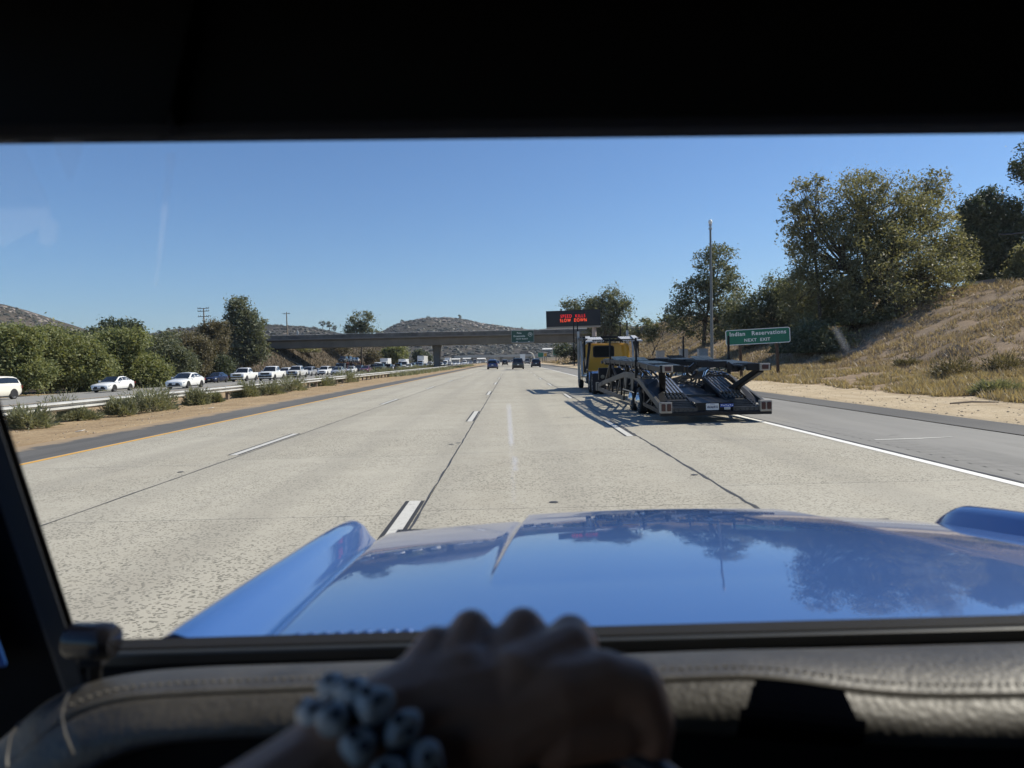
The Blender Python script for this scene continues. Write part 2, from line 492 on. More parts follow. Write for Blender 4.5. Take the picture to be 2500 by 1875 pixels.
setp(ground, 'tan dirt verges and dry grassy bank on both sides of the freeway', kind='structure')

# ------------------------------------------------------------------ road with its slabs and markings
JL2, JL, JR, EDGE, YEL = -4.83, -1.0, 2.49, 5.85, -8.33
NEAR_END = 82.0
def sheet(name, x0, x1, y0, y1, z, m, parent=None, kind='structure', n=60):
    X, Y = np.meshgrid(np.array([x0, x1]), np.linspace(y0, y1, n))
    Zs = z(X) if callable(z) else np.full(X.shape, z)
    o = link_mesh(name, grid_mesh(name, X, Y, Zs, m, False), parent)
    if kind: o['kind'] = kind
    return o
road = sheet('road', YEL - 0.12, EDGE + 0.1, NEAR_END, 3000, -0.002, MT['concrete'])
road['label'] = 'pale grey concrete freeway carriageway with four lanes'
base = sheet('road_base', YEL - 0.12, EDGE + 0.1, -30, NEAR_END + 0.02, -0.03, MT['asph_dark'], road, None)
slab_cache = {}
def slab(x0, x1, y0, y1):
    key = (round(x0, 2), round(x1, 2), round(y1 - y0, 2))
    if key not in slab_cache:
        w, l = x1 - x0 - 0.012, y1 - y0 - 0.008
        b = 0.004
        mb = MB()
        mb.loft([[(0, 0, -.025), (w, 0, -.025), (w, l, -.025), (0, l, -.025)],
                 [(0, 0, -b), (w, 0, -b), (w, l, -b), (0, l, -b)],
                 [(b, b, 0), (w - b, b, 0), (w - b, l - b, 0), (b, l - b, 0)]], closed=True)
        k = len(mb.v) - 4; mb.f.append((k, k + 1, k + 2, k + 3))
        slab_cache[key] = mb.mesh('slab', MT['concrete'])
    o = link_mesh('slab', slab_cache[key], road); o.location = (x0 + 0.006, y0 + 0.004, 0)
for i, (x0, x1) in enumerate(((YEL - 0.12, JL2), (JL2, JL), (JL, JR), (JR, EDGE + 0.1))):
    y = (-7.2, -2.0, -1.8, -5.4)[i]
    while y < NEAR_END - 0.5:
        y1 = min(y + 4.66, NEAR_END)
        if NEAR_END - y1 < 1: y1 = NEAR_END
        slab(x0, x1, y, y1); y = y1
def dash(xc, y0, y1, contrast=True):
    d = sheet('lane_dash', xc - 0.065, xc + 0.065, y0, y1, 0.004, MT['dash_line'], road, None, 2)
    if contrast:
        for s in (-1, 1):
            q = sheet('contrast_strip', xc + s * 0.088 - 0.021, xc + s * 0.088 + 0.021, y0, y1, 0.004, MT['black_line'], d, None, 2)
for k in range(26):
    dash(JL - 0.13, 4.35 + 14.2 * k, 8.05 + 14.2 * k, k < 6)
    dash(JL2 - 0.16, 12.6 + 14.5 * (k - 1), 16.3 + 14.5 * (k - 1), k < 6)
    dash(JR - 0.14, 14.2 + 14.2 * (k - 1), 17.9 + 14.2 * (k - 1), k < 5)
sheet('edge_line', EDGE - 0.07, EDGE + 0.08, -20, 900, 0.004, MT['white_line'], road, None)
sheet('yellow_line', YEL - 0.06, YEL + 0.06, -20, 900, 0.004, MT['yellow_line'], road, None)
# crack sealant wandering on the joints, round scars of lost reflectors, thin tar patches
def ribbon(name, pts, w, z, m, parent):
    rings = []
    for (x, y) in pts:
        ww = w * (0.6 + 0.9 * random.random())
        rings.append([(x - ww / 2, y, z), (x + ww / 2, y, z)])
    return MB().loft(rings).build(name, m, parent)
MT['tar'] = simple('tar_seal', (0.045, 0.043, 0.04), 0.55, 0, 0.3, 3)
ribbon('joint_seal', [(JR + 0.012 * random.uniform(-1, 1), 3 + 0.22 * k) for k in range(190)], 0.035, 0.003, MT['tar'], road)
ribbon('joint_seal', [(JL + 0.010 * random.uniform(-1, 1), 3 + 0.3 * k) for k in range(200)], 0.022, 0.003, MT['tar'], road)
ribbon('joint_seal', [(JL2 + 0.006 * random.uniform(-1, 1), 6 + 0.4 * k) for k in range(150)], 0.018, 0.003, MT['tar'], road)
ribbon('edge_crack', [(EDGE + 0.14 + 0.012 * random.uniform(-1, 1), 5 + 0.3 * k) for k in range(200)], 0.05, 0.0035, MT['tar'], road)
for (u, v) in ((975, 960), (990, 957), (390, 1020), (1500, 1026), (1196, 1085), (1052, 858)):
    p = atd(u, v, 10); t = (CAM_H) / (CAM_H - p.z); x, y = p.x * t, p.y * t
    MB().lathe((x, y, 0.0), (0, 0, 1), [(0.002, 0.055 * random.uniform(.8, 1.2)), (0.006, 0.045), (0.0065, 0.0)], 12).build('reflector_scar', MT['tar'], road)
sh = sheet('right_shoulder', EDGE + 0.1, 9.25, -30, 900, -0.004, MT['asph']); sh['label'] = 'grey asphalt shoulder right of the white edge line'
sh2 = sheet('shoulder_strip', 9.25, 10.45, -30, 900, 0.01, MT['asph_dark']); sh2['label'] = 'dark asphalt strip along the dirt verge'
sh3 = sheet('left_shoulder', X_L - 0.15, YEL - 0.12, -30, 900, -0.004, MT['asph_left']); sh3['label'] = 'dark asphalt shoulder left of the yellow line'
# rumble dents of the right shoulder, shadows catch in them
mb = MB()
for k in range(150):
    y = 7.0 + 0.31 * k
    mb.loft([[(6.35, y, -0.0035), (6.35 + .5, y, -0.0035)], [(6.35, y + .05, 0.003), (6.35 + .5, y + .05, 0.003)], [(6.35, y + .14, -0.0035), (6.35 + .5, y + .14, -0.0035)]])
o = mb.build('rumble_strip', MT['asph'], sh); o['kind'] = 'stuff'
ribbon('tar_patch', [(7.2 + 0.02 * k, 13.4 + .05 * math.sin(k)) for k in range(2)], .2, 0.0, MT['asph'], sh)
mbw = MB(); mbw.loft([[(6.5, 12.7, 0.001), (6.5, 12.78, 0.001)], [(7.3, 12.74, 0.001), (7.3, 12.84, 0.001)], [(8.0, 12.9, 0.001), (8.0, 12.94, 0.001)]])
mbw.build('paint_scuff', MT['dash_line'], sh)
opp = sheet('opposite_road', OPP1, OPP0, -60, 3000, zopp, MT['conc_far']); opp['label'] = 'opposite carriageway carrying the slow oncoming traffic'
for k in range(3):
    x = -43 + 14.5 / 4 * (k + 1)
    for j in range(14):
        X = (x - 0.07, x + 0.07); y0 = 40 + 14.6 * j
        MB().loft([[(X[0], y0, zopp(X[0]) + .005), (X[1], y0, zopp(X[1]) + .005)], [(X[0], y0 + 3.6, zopp(X[0]) + .005), (X[1], y0 + 3.6, zopp(X[1]) + .005)]]).build('lane_dash', MT['dash_line'], opp)
for x in (-27.6, -43.0):
    sheet('edge_line', x - 0.07, x + 0.07, -60, 700, lambda q: zopp(q) + 0.005, MT['white_line'] if x < -40 else MT['yellow_line'], opp, None)

# ------------------------------------------------------------------ hills
def hill(name, label, Yd, pts, near, m, rough=1.0, back=0.6, seed=0, nx=150, ny=46):
    P = [atd(u, v, Yd) for u, v in pts]
    px = np.array([p.x for p in P]); pz = np.array([p.z for p in P])
    x = np.linspace(px[0], px[-1], nx); prof = np.interp(x, px, pz) - 0.0012 * Yd
    t = np.concatenate([np.linspace(0, 1, ny), 1 + np.linspace(0.04, back, 10)])
    X = np.zeros((len(t), nx)); Y = X.copy(); Z = X.copy()
    for i, tt in enumerate(t):
        yy = near + (Yd - near) * tt
        X[i] = x * min(1.0, yy / Yd) ** 0.9; Y[i] = yy
        s = (1 - (1 - min(tt, 1)) ** 1.7) if tt <= 1 else 1 - ((tt - 1) / back) ** 1.5
        n = fbm(X[i] * 0.006 + seed, Y[i] * 0.006, 5) * rough
        Z[i] = prof * s + (prof * 0.16 * n + 2) * math.sin(PI * min(tt, 1)) ** 0.7 * (1 if tt <= 1 else 0)
        Z[i] += prof * 0.035 * fbm(X[i] * 0.03 + seed, Y[i] * 0.02, 3) * (1 if tt <= 1 else .3)
    cap = CAM_H + (prof[None, :] - CAM_H) * (Y / Yd) * (0.992 - 0.03 * np.abs(fbm(X * 0.02, Y * 0.02, 2)))      # no hump in front rises above the ridge line
    Z = np.where((t[:, None] < 1), np.minimum(Z, cap), Z)
    Z = np.where(t[:, None] == 0, -4, Z)
    o = link_mesh(name, grid_mesh(name, X, Y, Z, m)); setp(o, label, kind='structure')
    return X[:ny], Y[:ny], Z[:ny]
ico = None
def blobs(name, pos, size, m, flat=0.8, label=None):
    bm = bmesh.new(); bmesh.ops.create_icosphere(bm, subdivisions=1, radius=1)
    V = np.array([v.co for v in bm.verts]); Fc = np.array([[v.index for v in f.verts] for f in bm.faces]); bm.free()
    n = len(pos); tri = V[Fc].reshape(-1, 3)
    out = np.zeros((n, len(tri), 3), np.float32)
    for i in range(n):
        j = 1 + 0.5 * (rng.random(len(V)) - 0.5)
        T = (V * j[:, None])[Fc].reshape(-1, 3)
        a = rng.random() * 6.28; c, s_ = math.cos(a), math.sin(a)
        T = T @ np.array([[c, s_, 0], [-s_, c, 0], [0, 0, 1]])
        out[i] = T * size[i] * np.array([1, 1, flat]) + pos[i]
    o = link_mesh(name, np_mesh(name, out.reshape(-1, 3), 3, m)); o['kind'] = 'stuff'
    if label: o['label'] = label
    return o
def scatter(G, n, lo, hi, name, m, flat, label, tmin=0.0):
    X, Y, Z = G; ny, nx = X.shape
    i = rng.integers(int(tmin * (ny - 1)), ny - 1, n); j = rng.integers(0, nx - 1, n)
    a = rng.random(n); b = rng.random(n)
    f = lambda Q: Q[i, j] * (1 - a) * (1 - b) + Q[i, j + 1] * a * (1 - b) + Q[i + 1, j] * (1 - a) * b + Q[i + 1, j + 1] * a * b
    pos = np.stack([f(X), f(Y), f(Z)], 1)
    return blobs(name, pos, lo + (hi - lo) * rng.random(n) ** 2, m, flat, label)
hA = hill('left_hill', 'rocky brown hillside rising at the far left', 900, [(-500, 560), (-300, 590), (-100, 630), (0, 656), (35, 664), (70, 676), (110, 690), (140, 702), (180, 722), (230, 745), (300, 770), (360, 786)], 420, MT['hill_dry'], 0.8, seed=3)
hB = hill('middle_hill', 'low wooded hill behind the left trees and poles', 1300, [(200, 770), (260, 752), (310, 729), (340, 718), (380, 711), (420, 708), (470, 703), (520, 697), (560, 700), (600, 701), (650, 704), (690, 708), (720, 716), (770, 727), (830, 740), (900, 755)], 650, MT['hill'], 0.8, seed=9)
hC = hill('mountain', 'bouldery dark hill behind the middle of the overpass', 1900, [(740, 770), (790, 745), (826, 719), (850, 706), (868, 697), (890, 690), (930, 685), (975, 685), (1005, 688), (1040, 697), (1080, 703), (1110, 707), (1150, 713), (1200, 722), (1260, 730), (1340, 750)], 800, MT['hill'], 1.0, seed=21, nx=200, ny=60)
hD = hill('far_hills', 'distant low ridge behind the message sign', 3200, [(900, 745), (1000, 728), (1060, 712), (1110, 708), (1150, 711), (1180, 709), (1230, 700), (1290, 702), (1340, 700), (1400, 705), (1500, 712), (1650, 730), (1800, 750)], 1700, MT['hill_far'], 0.6, seed=33)
scatter(hA, 1800, 1.0, 3.2, 'hill_shrubs', MT['chaparral'], 0.7, 'dark shrubs dotted over the left hillside')
scatter(hA, 420, 1.0, 4.0, 'hill_boulders', MT['boulder'], 0.7, 'pale boulders on the left hillside', 0.5)
scatter(hB, 1700, 1.6, 4.5, 'hill_shrubs', MT['chaparral'], 0.7, 'shrubs covering the middle hill')
scatter(hC, 5200, 1.5, 5.0, 'hill_shrubs', MT['chaparral'], 0.6, 'chaparral covering the bouldery hill')
scatter(hC, 800, 1.2, 5.5, 'hill_boulders', MT['boulder'], 0.7, 'pale boulders on the bouldery hill', 0.35)
scatter(hD, 900, 3, 9, 'hill_shrubs', MT['chaparral'], 0.5, 'scrub on the distant ridge')

# ------------------------------------------------------------------ vegetation
def leaves(pts, size, rnd=0.65):
    n = len(pts)
    nn = rng.normal(size=(n, 3)) * 0.8 + np.array([0.15, 0, 0.75]); nn /= np.linalg.norm(nn, axis=1)[:, None]
    d = rng.normal(size=(n, 3)); d -= (d * nn).sum(1)[:, None] * nn; d /= np.linalg.norm(d, axis=1)[:, None]
    e = np.cross(nn, d)
    s = size * (1 - rnd + 2 * rnd * rng.random(n))[:, None]
    a, b = d * s, e * s * 0.42
    q = np.stack([pts - a, pts + b, pts + a, pts - b], 1)
    return q.reshape(-1, 3)
def tree(name, label, base, lobes, m, n_clump, per, leaf, clump_r, trunk_r=0.25, group=None, bark='bark', twigs=20, cat='tree', droop=0.0, stem_h=0.35, surf=0.55):
    """lobes: (x,y,z,rx,ry,rz) relative to the base"""
    t = thing(name, label, cat, base, 0, group)
    lobes = np.array(lobes, float); vol = lobes[:, 3] * lobes[:, 4] * lobes[:, 5]
    pick = rng.choice(len(lobes), n_clump, p=vol ** 0.75 / (vol ** 0.75).sum())
    d = rng.normal(size=(n_clump, 3)); d /= np.linalg.norm(d, axis=1)[:, None]
    r = (surf + (1.04 - surf) * rng.random(n_clump) ** 0.6)[:, None]
    C = lobes[pick, :3] + d * r * lobes[pick, 3:6]
    C[:, 2] = np.maximum(C[:, 2], 0.15)
    k = (per * (0.4 + 1.2 * rng.random(n_clump))).astype(int)
    idx = np.repeat(np.arange(n_clump), k)
    cr = clump_r * (0.5 + rng.random(n_clump))
    g = rng.normal(size=(len(idx), 3)) * 0.5
    g[:, 2] *= 0.8
    P = C[idx] + g * cr[idx][:, None]
    if droop: P[:, 2] -= droop * np.abs(rng.normal(size=len(P))) * cr[idx]
    P = P[P[:, 2] > 0.02]
    o = link_mesh('crown', np_mesh('crown', leaves(P, leaf), 4, m), t)
    mb = MB()
    top = lobes[:, 2].max(); hub = Vector((float(lobes[:, 0].mean()) * 0.5, float(lobes[:, 1].mean()) * 0.5, max(0.3, stem_h * top)))
    mb.tube([(0, 0, -0.4), (hub.x * .3, hub.y * .3, hub.z * 0.5), hub], [trunk_r * 1.25, trunk_r, trunk_r * 0.8], 8)
    for L in lobes:
        c = Vector(L[:3]); q = hub.lerp(c, 0.55) + Vector((random.uniform(-.2, .2) * L[3], random.uniform(-.2, .2) * L[4], 0.1 * L[5]))
        mb.tube([hub, q, c + Vector((0, 0, 0.5 * L[5]))], [trunk_r * 0.6, trunk_r * 0.4, trunk_r * 0.1], 6)
    for i in rng.choice(n_clump, min(twigs, n_clump), replace=False):
        c = Vector(C[i]); l = lobes[pick[i]]; s = hub.lerp(Vector(l[:3]), random.uniform(0.3, 0.95))
        mid = s.lerp(c, 0.5) + Vector((random.uniform(-.3, .3), random.uniform(-.3, .3), random.uniform(-.1, .4))) * 0.5
        mb.tube([s, mid, c], [trunk_r * 0.25, trunk_r * 0.15, trunk_r * 0.05], 5, False)
    mb.build('trunk', MT[bark], t, smooth=True)
    return t
def gz(x, y): return float(height(x, y))

def lob(Y, items):
    """crown lobes read off the photograph at depth Y: (u, v, half width, half height, depth offset), relative to world"""
    out = []
    for it in items:
        u, v, ru, rv = it[:4]; dy = it[4] if len(it) > 4 else 0
        p = atd(u, v, Y + dy); s = (Y + dy) / 1537.0
        out.append((p.x, p.y, p.z, ru * s, max(ru, rv) * s * 0.85, rv * s))
    return out
def ptree(name, label, Y, items, bu, m, **kw):
    L = lob(Y, items)
    bx = atd(bu, 780, Y).x
    bz = gz(bx, Y)
    return tree(name, label, (bx, Y, bz), [(a - bx, b - Y, c - bz, d, e, f) for a, b, c, d, e, f in L], kw.pop('mat', MT[m]), **kw)

# right bank
ptree('large_tree', 'very large spreading olive tree on the grassy bank right of the green sign', 62,
      [(1800, 560, 95, 120), (1880, 450, 90, 85), (1960, 520, 100, 110), (2030, 600, 62, 100), (1850, 680, 110, 85), (1970, 700, 100, 85), (1860, 420, 45, 52, 2), (1745, 470, 42, 60), (2010, 440, 42, 60, 3), (1925, 610, 130, 120, -3), (1740, 620, 48, 70), (1900, 750, 90, 45, -2), (2040, 700, 45, 60, -2), (1770, 735, 55, 50), (1830, 765, 60, 35, -1)],
      1850, 'leaf_olive', n_clump=1000, per=125, leaf=0.115, clump_r=0.8, trunk_r=0.4, twigs=260, stem_h=0.3, surf=0.5, droop=0.5)
ptree('sparse_tree', 'bare topped tree rising out of the back of the large olive tree', 66,
      [(2000, 420, 45, 48), (2015, 395, 34, 25), (1960, 450, 50, 60)], 1985, 'leaf_olive', n_clump=60, per=26, leaf=0.13, clump_r=0.5, trunk_r=0.14, twigs=60, stem_h=0.75, group=None)
ptree('sparse_tree', 'thin twiggy tree sticking out left of the large olive tree', 61,
      [(1735, 430, 40, 45), (1710, 470, 30, 40), (1765, 410, 35, 30)], 1775, 'leaf_olive', n_clump=70, per=28, leaf=0.13, clump_r=0.5, trunk_r=0.13, twigs=70, stem_h=0.7)
ptree('bushy_tree', 'rounded dark green bushy tree behind the green reservations sign', 76,
      [(1680, 690, 70, 85), (1610, 715, 48, 75), (1740, 680, 60, 85), (1670, 640, 40, 45), (1590, 660, 30, 45), (1645, 750, 70, 40), (1700, 740, 70, 55), (1615, 765, 60, 30), (1725, 640, 40, 50)],
      1670, 'leaf_grey', n_clump=620, per=120, leaf=0.125, clump_r=0.9, trunk_r=0.25, twigs=40, stem_h=0.25, droop=0.6)
ptree('bushy_tree', 'low dark bush in the shade between the green sign and the large olive tree', 57,
      [(1765, 745, 60, 45), (1720, 765, 42, 32), (1835, 772, 60, 28)], 1770, 'leaf_grey', n_clump=340, per=120, leaf=0.11, clump_r=0.75, trunk_r=0.15, twigs=20, stem_h=0.25)
ptree('airy_tree', 'airy tall grey green tree behind the tall metal pole', 96,
      [(1545, 585, 48, 52), (1500, 640, 45, 45), (1560, 640, 50, 50), (1470, 670, 34, 25), (1520, 700, 60, 30), (1555, 555, 30, 25), (1580, 700, 40, 45)],
      1520, 'leaf_grey', n_clump=300, per=60, leaf=0.17, clump_r=0.85, trunk_r=0.25, twigs=90, stem_h=0.35)
ptree('airy_tree', 'thin leafed tree rising behind the black message sign', 150,
      [(1320, 655, 36, 38), (1300, 680, 40, 40), (1340, 690, 26, 42), (1260, 670, 30, 26), (1310, 720, 40, 30), (1235, 660, 20, 12)],
      1305, 'leaf_grey', n_clump=230, per=60, leaf=0.24, clump_r=1.1, trunk_r=0.3, twigs=90, stem_h=0.25)
ptree('bushy_tree', 'dark bush under the right end of the overpass beside the exit sign', 215,
      [(1215, 755, 26, 16), (1245, 762, 20, 18), (1268, 750, 22, 20)], 1240, 'leaf_dark', n_clump=110, per=50, leaf=0.3, clump_r=1.2, trunk_r=0.2, twigs=5, stem_h=0.2)
ptree('bushy_tree', 'dark bush on the bank just left of the airy roadside tree', 120,
      [(1395, 715, 24, 25), (1440, 700, 24, 18)], 1410, 'leaf_grey', n_clump=70, per=50, leaf=0.2, clump_r=0.9, trunk_r=0.12, twigs=5, stem_h=0.2)
PG = 'pines on the crest of the right bank'
ptree('pine_tree', 'dark pine on the bank crest with the tallest pointed top', 92,
      [(2135, 445, 22, 38), (2140, 510, 42, 50), (2150, 570, 52, 45)], 2140, 'leaf_dark', n_clump=230, per=110, leaf=0.18, clump_r=0.9, trunk_r=0.22, twigs=40, stem_h=0.5, group=PG)
ptree('pine_tree', 'dark pine nearest the large olive tree, left of the tallest pine', 92,
      [(2098, 470, 20, 38), (2100, 530, 34, 50), (2105, 580, 40, 30)], 2102, 'leaf_dark', n_clump=180, per=110, leaf=0.18, clump_r=0.9, trunk_r=0.2, twigs=40, stem_h=0.5, group=PG)
ptree('pine_tree', 'broad dark pine at the right edge of the picture below the cut off branch', 92,
      [(2180, 470, 26, 36), (2190, 530, 45, 55), (2215, 570, 45, 45)], 2190, 'leaf_dark', n_clump=210, per=110, leaf=0.18, clump_r=0.9, trunk_r=0.2, twigs=40, stem_h=0.5, group=PG)
ptree('pine_tree', 'tall pine at the right edge whose branch tip alone enters the picture', 95,
      [(2262, 350, 56, 60), (2290, 430, 62, 70), (2240, 370, 38, 30)], 2300, 'leaf_dark', n_clump=130, per=110, leaf=0.2, clump_r=1.0, trunk_r=0.25, twigs=30, stem_h=0.6, group=PG)
ptree('olive_bush', 'light olive bush at the right edge on top of the bank', 58,
      [(2200, 600, 30, 28), (2225, 570, 32, 40), (2190, 625, 20, 18)], 2205, 'leaf_olive', n_clump=110, per=70, leaf=0.12, clump_r=0.6, trunk_r=0.1, twigs=20, stem_h=0.3, cat='bush')

# left verge: the willow-like hedge of separate trees
HG = 'leafy trees along the far verge of the opposite carriageway'
hed = [
 ('yellow green willow tree at the left edge behind the cream SUV', 66, [(30, 745, 55, 40), (10, 790, 60, 50), (60, 800, 45, 40)], 25, 'leaf_willow'),
 ('willow tree with a rounded top just right of the left edge', 72, [(100, 750, 50, 38), (90, 800, 48, 40), (130, 790, 40, 40)], 105, 'leaf_willow'),
 ('low bright willow bush right behind the white coupe sedan', 74, [(170, 770, 42, 36), (175, 812, 45, 30), (205, 800, 35, 35)], 180, 'leaf_willow'),
 ('bright yellow green willow between the two white sedans, the tallest of the row', 80, [(250, 752, 45, 36), (255, 790, 50, 36), (235, 745, 32, 26), (285, 740, 30, 22)], 255, 'leaf_willow'),
 ('low willow bush on the verge just left of the second white sedan', 82, [(310, 800, 34, 28), (335, 812, 30, 22)], 318, 'leaf_willow'),
 ('dark green willow standing behind the second white sedan', 92, [(350, 770, 45, 38), (340, 795, 40, 36), (385, 790, 35, 30)], 352, 'leaf_grey'),
 ('dusty brown tree behind the dark blue sedan', 104, [(400, 755, 38, 36), (410, 795, 40, 28), (430, 760, 28, 30)], 408, 'leaf_brown'),
 ('dusty brown green tree left of the tall eucalyptus', 118, [(455, 740, 32, 40), (450, 790, 34, 32), (470, 715, 22, 24)], 458, 'leaf_brown'),
 ('low dusty bush at the foot of the brown trees', 108, [(478, 800, 24, 26), (440, 810, 30, 18)], 470, 'leaf_dark'),
]
for lab, Y, it, bu, m in hed:
    ptree('willow_tree' if m == 'leaf_willow' else 'verge_tree', lab, Y, it, bu, m, n_clump=250, per=135, leaf=0.135, clump_r=0.8, trunk_r=0.16, twigs=16, stem_h=0.3, group=HG, surf=0.6)
bk = [
 ('darker willow filling the gap behind the left edge trees', 88, [(60, 738, 60, 30), (150, 745, 50, 30), (110, 735, 40, 22)], 105, 'leaf_grey'),
 ('dark green tree at the back of the hedge below the rocky hill', 100, [(205, 742, 45, 26), (180, 755, 40, 25)], 200, 'leaf_dark'),
 ('grey green tree at the back of the hedge below the crossarm pole', 116, [(330, 748, 45, 22), (390, 742, 40, 22)], 360, 'leaf_grey'),
]
for lab, Y, it, bu, m in bk:
    ptree('verge_tree', lab, Y, it, bu, m, n_clump=170, per=70, leaf=0.2, clump_r=1.0, trunk_r=0.16, twigs=8, stem_h=0.3, group=HG)
ptree('oak_tree', 'dark round topped oak rising behind the willow hedge', 150, [(235, 715, 24, 20), (265, 712, 34, 18), (290, 722, 20, 18), (255, 740, 40, 25)], 260, 'leaf_dark',
      n_clump=170, per=70, leaf=0.28, clump_r=1.2, trunk_r=0.3, twigs=10, stem_h=0.4)
ptree('eucalyptus_tree', 'tall dark eucalyptus at the left end of the overpass', 150,
      [(520, 672, 22, 26), (515, 700, 30, 30), (545, 710, 26, 34), (530, 750, 36, 40), (505, 760, 30, 35), (500, 668, 15, 14), (550, 760, 26, 28)], 528, 'leaf_grey',
      n_clump=320, per=75, leaf=0.26, clump_r=1.2, trunk_r=0.35, twigs=60, stem_h=0.35)
ptree('sparse_tree', 'feathery sparse tree standing up behind the overpass', 232,
      [(780, 690, 24, 20), (765, 702, 18, 16), (797, 703, 18, 18), (752, 710, 9, 9), (775, 720, 26, 12), (812, 715, 9, 8)], 782, 'leaf_grey', n_clump=120, per=42, leaf=0.3, clump_r=1.2, trunk_r=0.28, twigs=90, stem_h=0.5)
UG = 'trees seen under the overpass'
ptree('bushy_tree', 'light olive bush beside the slope paving under the overpass', 205, [(655, 765, 20, 14), (640, 770, 16, 12), (680, 775, 14, 10)], 655, 'leaf_olive', n_clump=70, per=60, leaf=0.3, clump_r=1.1, trunk_r=0.15, twigs=6, stem_h=0.3, group=UG)
ptree('bushy_tree', 'large light green rounded tree under the middle of the overpass', 255, [(845, 765, 20, 16), (862, 768, 18, 20), (830, 772, 14, 14)], 850, 'leaf_willow', n_clump=130, per=60, leaf=0.34, clump_r=1.3, trunk_r=0.2, twigs=6, stem_h=0.3, group=UG)
ptree('bushy_tree', 'brownish half bare tree left of the light green rounded tree', 240, [(805, 775, 18, 16), (790, 768, 14, 14)], 800, 'leaf_brown', n_clump=60, per=45, leaf=0.3, clump_r=1.1, trunk_r=0.2, twigs=40, stem_h=0.3, group=UG)
ptree('bushy_tree', 'dark green tree just left of the bridge pillar', 275, [(905, 772, 12, 14), (922, 776, 10, 10)], 910, 'leaf_dark', n_clump=70, per=50, leaf=0.34, clump_r=1.2, trunk_r=0.2, twigs=6, stem_h=0.3, group=UG)
ptree('bushy_tree', 'dark scrubby tree on the bank behind the light olive bush', 225, [(735, 755, 22, 10), (700, 748, 14, 10)], 722, 'leaf_brown', n_clump=50, per=45, leaf=0.3, clump_r=1.0, trunk_r=0.15, twigs=20, stem_h=0.3, group=UG)
# little trees on the ridge lines, far away
def ridge_tree(u, v, Y, h, label):
    p = atd(u, v, Y); s = Y / 1537
    tree('ridge_tree', label, (p.x, Y, p.z - 1.5 - 0.0032 * Y), [(0, 0, h * s * 0.6 + 1.5, h * s * 0.45, h * s * 0.4, h * s * 0.42)], MT['leaf_dark'], 14, 22, 0.11 * h * s, 0.16 * h * s, 0.05 * h * s, twigs=3, group='tiny trees on the ridge of the middle hill')
for k, (u, v, h) in enumerate(((363, 711, 8), (377, 709, 7), (390, 708, 9), (405, 709, 7), (418, 707, 9), (432, 706, 7), (697, 703, 14), (712, 706, 16), (722, 711, 11))):
    ridge_tree(u, v, 1290, h, 'tiny skyline tree on the middle hill, ' + ('leftmost of the left row', 'second in the left row', 'third in the left row', 'fourth in the left row', 'fifth in the left row', 'last in the left row', 'just right of the one armed pole', 'tallest right of the one armed pole', 'rightmost of all')[k])
for k, (u, v, h, w) in enumerate(((868, 697, 10, 'leftmost on the flat hilltop'), (876, 695, 7, 'beside the leftmost one on the hilltop'), (925, 684, 7, 'in the middle of the hilltop'), (992, 685, 9, 'on the right shoulder of the hilltop'), (1128, 709, 7, 'far down the right hand ridge'))):
    ridge_tree(u, v, 1890, h, 'tiny tree ' + w + ' above the overpass')

# saltbushes along the guardrail
def gpt(u, v, z):
    d = atd(u, v, 10) - Vector((0, 0, CAM_H)); t = (z - CAM_H) / d.z
    return Vector((0, 0, CAM_H)) + d * t
def saltbush(name, label, x, y, w, h, n, m='leaf_salt', group=None, leaf=0.055, cat='bush'):
    z = gz(x, y)
    t = thing(name, label, cat, (x, y, z), 0, group)
    th = rng.random(n) * 6.283; el = np.arccos(rng.random(n) * 0.95)
    r = (0.35 + 0.65 * rng.random(n) ** 0.6)
    lump = 1 + 0.28 * np.sin(th * 3 + x) * np.sin(el * 4 + y) + 0.15 * np.sin(th * 7 + y)
    r *= lump
    P = np.stack([np.sin(el) * np.cos(th) * r * w / 2, np.sin(el) * np.sin(th) * r * w / 2 * 0.8, np.cos(el) * r * h + 0.03], 1)
    D = P / (np.linalg.norm(P, axis=1)[:, None] + 1e-6) + rng.normal(size=P.shape) * 0.45 + np.array([0, 0, 0.35])
    D /= np.linalg.norm(D, axis=1)[:, None]
    e = rng.normal(size=P.shape); e -= (e * D).sum(1)[:, None] * D; e /= np.linalg.norm(e, axis=1)[:, None]
    L = leaf * (0.7 + 1.5 * rng.random(n))[:, None]
    V = np.stack([P - e * L * 0.16, P + e * L * 0.16, P + D * L * 1.6], 1)
    link_mesh('foliage', np_mesh('foliage', V.reshape(-1, 3), 3, MT[m]), t)
    mb = MB()
    for i in range(14):
        q = Vector(P[i]) ; mb.tube([(0, 0, -0.05), q * 0.5 + Vector((0, 0, .03)), q], [0.012, 0.008, 0.004], 4, False)
    mb.build('stem', MT['bark'], t)
    return t
BG = 'grey green saltbushes growing along the guardrail'
bl = [(38, 925, 115, 52, 'at the left edge in front of the near end of the rail'), (150, 906, 85, 26, 'low and thin under the rail near the first rail post'), (248, 896, 70, 44, 'left half of the big clump in front of the rail'),
      (310, 889, 120, 62, 'tallest and widest of the clump in front of the rail'), (417, 875, 58, 44, 'round and alone right of the big clump'), (458, 866, 36, 22, 'small and half under the rail'), (523, 856, 62, 38, 'below the white pickup'),
      (578, 851, 56, 32, 'below the second white pickup'), (625, 846, 72, 42, 'below the grey pickup'), (693, 833, 58, 28, 'small, right of the grey pickup'), (742, 826, 62, 34, 'below the silver sedan'), (788, 815, 70, 18, 'low, below the red sedan'),
      (826, 810, 60, 20, 'below the dark green cars'), (872, 803, 55, 16, 'left of the bridge pillar'), (905, 799, 50, 14, 'just left of the pillar foot'), (940, 795, 46, 13, 'in front of the pillar foot')]
